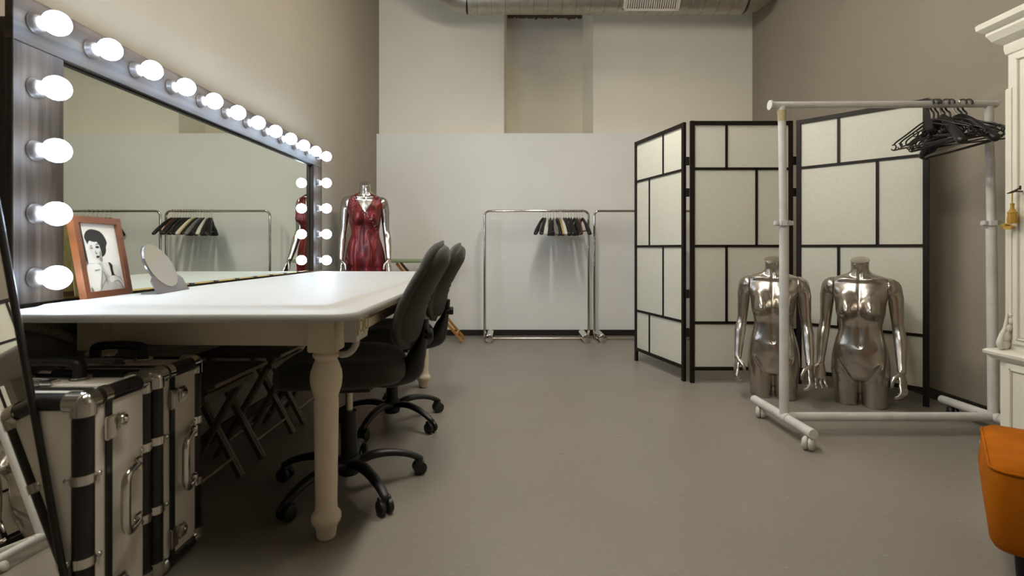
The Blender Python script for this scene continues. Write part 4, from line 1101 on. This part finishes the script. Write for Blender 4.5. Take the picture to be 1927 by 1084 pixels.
# black tube hangers on the white rack
def tube_hanger():
    t = thing('clothes_hanger', '', 'hanger'); r = .0042
    b_ = MB()
    # outer triangle
    b_.tube([(0, 0, -.075), (0, .05, -.09), (0, .13, -.128), (0, .185, -.152), (0, .203, -.165)], r, 8, sub=3)
    b_.tube([(0, 0, -.075), (0, -.05, -.09), (0, -.13, -.128), (0, -.185, -.152), (0, -.203, -.165)], r, 8, sub=3)
    # inner loops
    for s in (-1, 1):
        b_.tube([(0, s*.02, -.10), (0, s*.10, -.130), (0, s*.155, -.155), (0, s*.165, -.172), (0, s*.150, -.186), (0, s*.09, -.172), (0, s*.02, -.165)], r*.9, 8, sub=3)
        P = []
        for k in range(10): a = R(60+k*31); P.append((0, s*(.205+.015*math.cos(a)), -.180+.015*math.sin(a)))
        b_.tube(P, r*.85, 8)
        P = []
        for k in range(10): a = R(k*36); P.append((0, s*(.075+.014*math.cos(a)), -.135+.014*math.sin(a)))
        b_.tube(P, r*.8, 8)
    b_.tube([(0, -.205, -.196), (0, .205, -.196)], r*.9, 8)
    b_.box((-.003, -.022, -.13), (.003, .022, -.075), .002)
    b_.build('hanger_frame', 'hang_black', t, smooth=60)
    MB().tube([(0, 0, -.078), (0, .001, -.045), (0, .016, -.026), (0, .0225, -.008), (0, .0215, .008), (0, .013, .020), (0, 0, .0245), (0, -.013, .020), (0, -.022, .008), (0, -.022, -.004)], .0042, 10, sub=3).build('hook', 'hang_black', t, smooth=60)
    return t
def wide_hanger(metal=False):
    t = thing('clothes_hanger', '', 'hanger')
    MB().tube([(0, -.215, -.225), (0, -.16, -.18), (0, -.08, -.115), (0, -.03, -.085), (0, 0, -.078), (0, .03, -.085), (0, .08, -.115), (0, .16, -.18), (0, .215, -.225)],
              [.020, .024, .026, .026, .026, .026, .026, .024, .020], 14, r2=[.022, .02, .012, .008, .008, .008, .012, .02, .022], sub=4, roundcap=True).build('shoulders', 'hang_black', t, smooth=60)
    MB().tube([(0, 0, -.06), (0, .001, -.045), (0, .016, -.026), (0, .0215, -.008), (0, .0205, .008), (0, .013, .019), (0, 0, .0225), (0, -.013, .019), (0, -.021, .008), (0, -.02, -.004)], .0025, 10, sub=3).build('hook', 'steel' if metal else 'hang_black', t, smooth=60)
    MB().box((-.0095, -.03, -.10), (-.0085, -.012, -.094)).build('red_tag', 'red_tag', t)
    MB().box((-.0095, -.048, -.10), (-.0085, -.032, -.094)).build('white_tag', 'hang_white', t)
    MB().tube([(0, -.19, -.235), (0, .19, -.235)], .006, 8).build('trouser_bar', 'hang_black', t)
    return t
th0 = tube_hanger(); wh0 = None
HS = [(2.125, 8, 'black tubular plastic hanger, leftmost on the white rack', 't', 0), (2.150, 3, 'black tubular plastic hanger, second on the white rack rail', 't', 3),
      (2.168, -5, 'black tubular plastic hanger, third on the white rack rail', 't', -2), (2.185, -20, 'broad black hanger with a tiny red and white mark on the white rack', 'w', 0),
      (2.205, 5, 'black tubular plastic hanger right of the broad marked one', 't', 2), (2.228, 13, 'black tubular hanger in the middle of the bunch, turned to the right', 't', -3),
      (2.262, -4, 'broad black hanger with a thin hook in the right half of the bunch', 'w', -2), (2.290, 9, 'black tubular hanger, rightmost but one on the white rack', 't', 0), (2.318, 16, 'black tubular hanger, rightmost on the white rack by the pole', 't', 4)]
first = {'t': th0}
for x, yaw, lb, kd, roll in HS:
    if kd == 'w' and 'w' not in first: first['w'] = wide_hanger(True); o = first['w']
    elif kd == 't' and 'usedt' not in first: first['usedt'] = 1; o = th0
    else: o = copy_tree(first[kd])
    o.location = (x, 2.57, 1.6725); o.rotation_euler = (R(roll), 0, R(yaw)); o['label'] = lb; o['group'] = 'black hangers on the white rolling rack'

# ------------------------------------------------------------ white wardrobe at the right edge
t = thing('wardrobe', 'antique cream wardrobe with moulded cornice cut off by the right edge', 'wardrobe', (2.37, 1.55, 0))
CX, CY = 2.37, 1.55
def Q(x, y, z): return (x-CX, y-CY, z)
Yf, Yn = 2.19, .95; Xf, Xb = 2.15, 2.62
MB().box(Q(Xf, Yn, .50), Q(Xb, Yf, 1.80), .003).build('upper_body', 'cream_paint', t)
MB().box(Q(Xf-.03, Yn-.02, .10), Q(Xb, Yf+.005, .47), .003).build('lower_body', 'cream_paint', t)
def ledge(name, prof_):
    rs = []
    for e, z in prof_:
        rs.append([Q(Xf-e, Yn-e, z), Q(Xf-e, Yf+e*.8, z), Q(Xb, Yf+e*.8, z), Q(Xb, Yn-e, z)])
    return MB().rings(rs).build(name, 'cream_paint', t, smooth=20)
ledge('waist_moulding', [(.03, .455), (.045, .462), (.05, .470), (.062, .478), (.064, .490), (.055, .498), (.03, .503), (.0, .506)])
ledge('plinth', [(.070, .0), (.070, .085), (.060, .095), (.050, .102), (.046, .112), (.03, .118)])
ledge('cornice', [(.0, 1.775), (.006, 1.78), (.010, 1.80), (.010, 1.822), (.024, 1.832), (.040, 1.846), (.050, 1.866), (.055, 1.874), (.055, 1.885), (.066, 1.892), (.080, 1.905), (.082, 1.925), (.076, 1.932), (.0, 1.934)])
# corner pilaster, carved scroll, doors with gilt lined mouldings on the face (normal -x)
MB().box(Q(Xf-.008, Yf-.028, .62), Q(Xf+.02, Yf+.006, 1.63), .004).build('pilaster', 'cream_paint', t)
sc = MB()
for (a, b2, z, r1, r2_) in ((.030, -.004, .525, .022, .024), (.026, -.006, .560, .020, .026), (.018, -.008, .595, .015, .020), (.012, -.008, .625, .011, .018), (.010, -.008, .652, .012, .012), (.006, -.008, .675, .009, .012)):
    sc.ball(Q(Xf-a+.008, Yf+b2-.004, z), (r1, .016, r2_), 14, 10)
sc.tube([Q(Xf-.038, Yf-.012, .508), Q(Xf-.046, Yf-.012, .530), Q(Xf-.040, Yf-.012, .56), Q(Xf-.022, Yf-.012, .60), Q(Xf-.012, Yf-.012, .66)], [.010, .012, .009, .007, .005], 10, sub=4)
sc.build('carved_scroll', 'cream_paint', t, smooth=60)
def door(y0, y1, z0, z1, name='door', xo=0.):
    d = MB().box(Q(Xf-.012-xo, y0, z0), Q(Xf+.004-xo, y1, z1), .003).build(name, 'cream_paint', t)
    mo = MB(); i = .020
    for w_, dd in ((.008, .018), ):
        a0, a1, c0_, c1 = y0+i, y1-i, z0+i, z1-i
        mo.box(Q(Xf-.018-xo, a0, c0_), Q(Xf-.010-xo, a0+w_, c1), .002).box(Q(Xf-.018-xo, a1-w_, c0_), Q(Xf-.010-xo, a1, c1), .002)
        mo.box(Q(Xf-.018-xo, a0, c0_), Q(Xf-.010-xo, a1, c0_+w_), .002).box(Q(Xf-.018-xo, a0, c1-w_), Q(Xf-.010-xo, a1, c1), .002)
    mo.build('moulding', 'cream_paint', d)
    gl = MB(); i = .031
    a0, a1, c0_, c1 = y0+i, y1-i, z0+i, z1-i; w_ = .0015
    gl.box(Q(Xf-.0130-xo, a0, c0_), Q(Xf-.0115-xo, a0+w_, c1)).box(Q(Xf-.013-xo, a1-w_, c0_), Q(Xf-.0115-xo, a1, c1)).box(Q(Xf-.013-xo, a0, c0_), Q(Xf-.0115-xo, a1, c0_+w_)).box(Q(Xf-.013-xo, a0, c1-w_), Q(Xf-.0115-xo, a1, c1))
    gl.build('gilt_line', 'cream_gilt', d, smooth=0)
    return d
d1 = door(1.575, 2.158, .53, 1.765); door(.985, 1.565, .53, 1.765)
door(1.575, 2.158, .125, .450, 'lower_door', .03); door(.985, 1.565, .125, .450, 'lower_door', .03)
MB().tube([Q(Xf-.012, 2.150, 1.030), Q(Xf-.022, 2.152, 1.031), Q(Xf-.026, 2.153, 1.031), Q(Xf-.050, 2.160, 1.034), Q(Xf-.052, 2.160, 1.034)], [.007, .007, .013, .014, .011], 16).build('door_knob', 'brass', d1)
kx, ky, kz = Xf-.012, 2.115, 1.178
MB().lathe([(.001, -.03), (.0035, -.03), (.0035, 0), (.001, 0)], Q(kx, ky, kz), 10, 'x').tube([Q(kx-.030, ky-.016, kz+.010), Q(kx-.032, ky+.004, kz), Q(kx-.034, ky+.03, kz-.006)], [.003, .005, .002], 10, sub=3).box(Q(kx-.030, ky-.020, kz+.004), Q(kx-.022, ky-.014, kz+.022), .002).build('key', 'key', d1)
ts = thing('tassel', 'golden thread tassel hanging from the key of the cream wardrobe', 'tassel', (kx-.032, ky+.010, kz-.004))
MB().tube([(0, 0, 0), (0, .001, -.045)], .0022, 8).build('cord', 'tassel', ts)
MB().lathe([(.001, -.044), (.006, -.045), (.0075, -.050), (.006, -.056), (.007, -.066), (.012, -.078), (.0165, -.083), (.0165, -.088), (.015, -.09), (.0175, -.11), (.0175, -.130), (.001, -.131)], (0, 0, 0), 22).build('threads', 'tassel', ts)

# ------------------------------------------------------------ orange velvet seat in the lower right corner
t = thing('upholstered_seat', 'low orange velvet upholstered seat in the lower right corner', 'seat', (1.30, 1.38, 0), 0)
uu = Vector((.65, .76, 0)); vv = Vector((.76, -.65, 0)); LU, LV = .46, .62
def cushion(z0, z1, ins, bul):
    rs = []
    prof_ = [(ins+.030, z0), (ins+.010, z0+.006), (ins, z0+.025), (ins-bul, (z0+z1)/2), (ins-.002, z1-.028), (ins+.004, z1-.010), (ins+.016, z1-.002), (ins+.04, z1+.003), (ins+.16, z1+.012)]
    for e, z in prof_:
        ring = []
        for a, b2 in outline(e, LU-e, e, LV-e, max(.045-e*.5, .02), 6):
            ring.append(tuple(uu*a+vv*b2+Vector((0, 0, z))))
        rs.append(ring)
    return MB().rings(rs)
cushion(.108, .352, .006, .010).build('cushion', 'orange_velvet', t, smooth=60)
pp = [tuple(uu*a+vv*b2+Vector((0, 0, .334))) for a, b2 in outline(.005, LU-.005, .005, LV-.005, .042, 6)]
MB().tube(pp+[pp[0]], .0045, 8).build('piping', 'orange_velvet', t, smooth=60)
pv = [tuple(uu*.016+vv*.016+Vector((0, 0, z))) for z in (.115, .20, .33)]
for a, b2 in ((.09, .08), (LU-.08, .08), (.09, LV-.08), (LU-.08, LV-.08)):
    p = uu*a+vv*b2; MB().lathe([(.001, 0), (.016, 0), (.024, .112), (.001, .112)], tuple(p), 16).build('leg', 'black_wood', t)
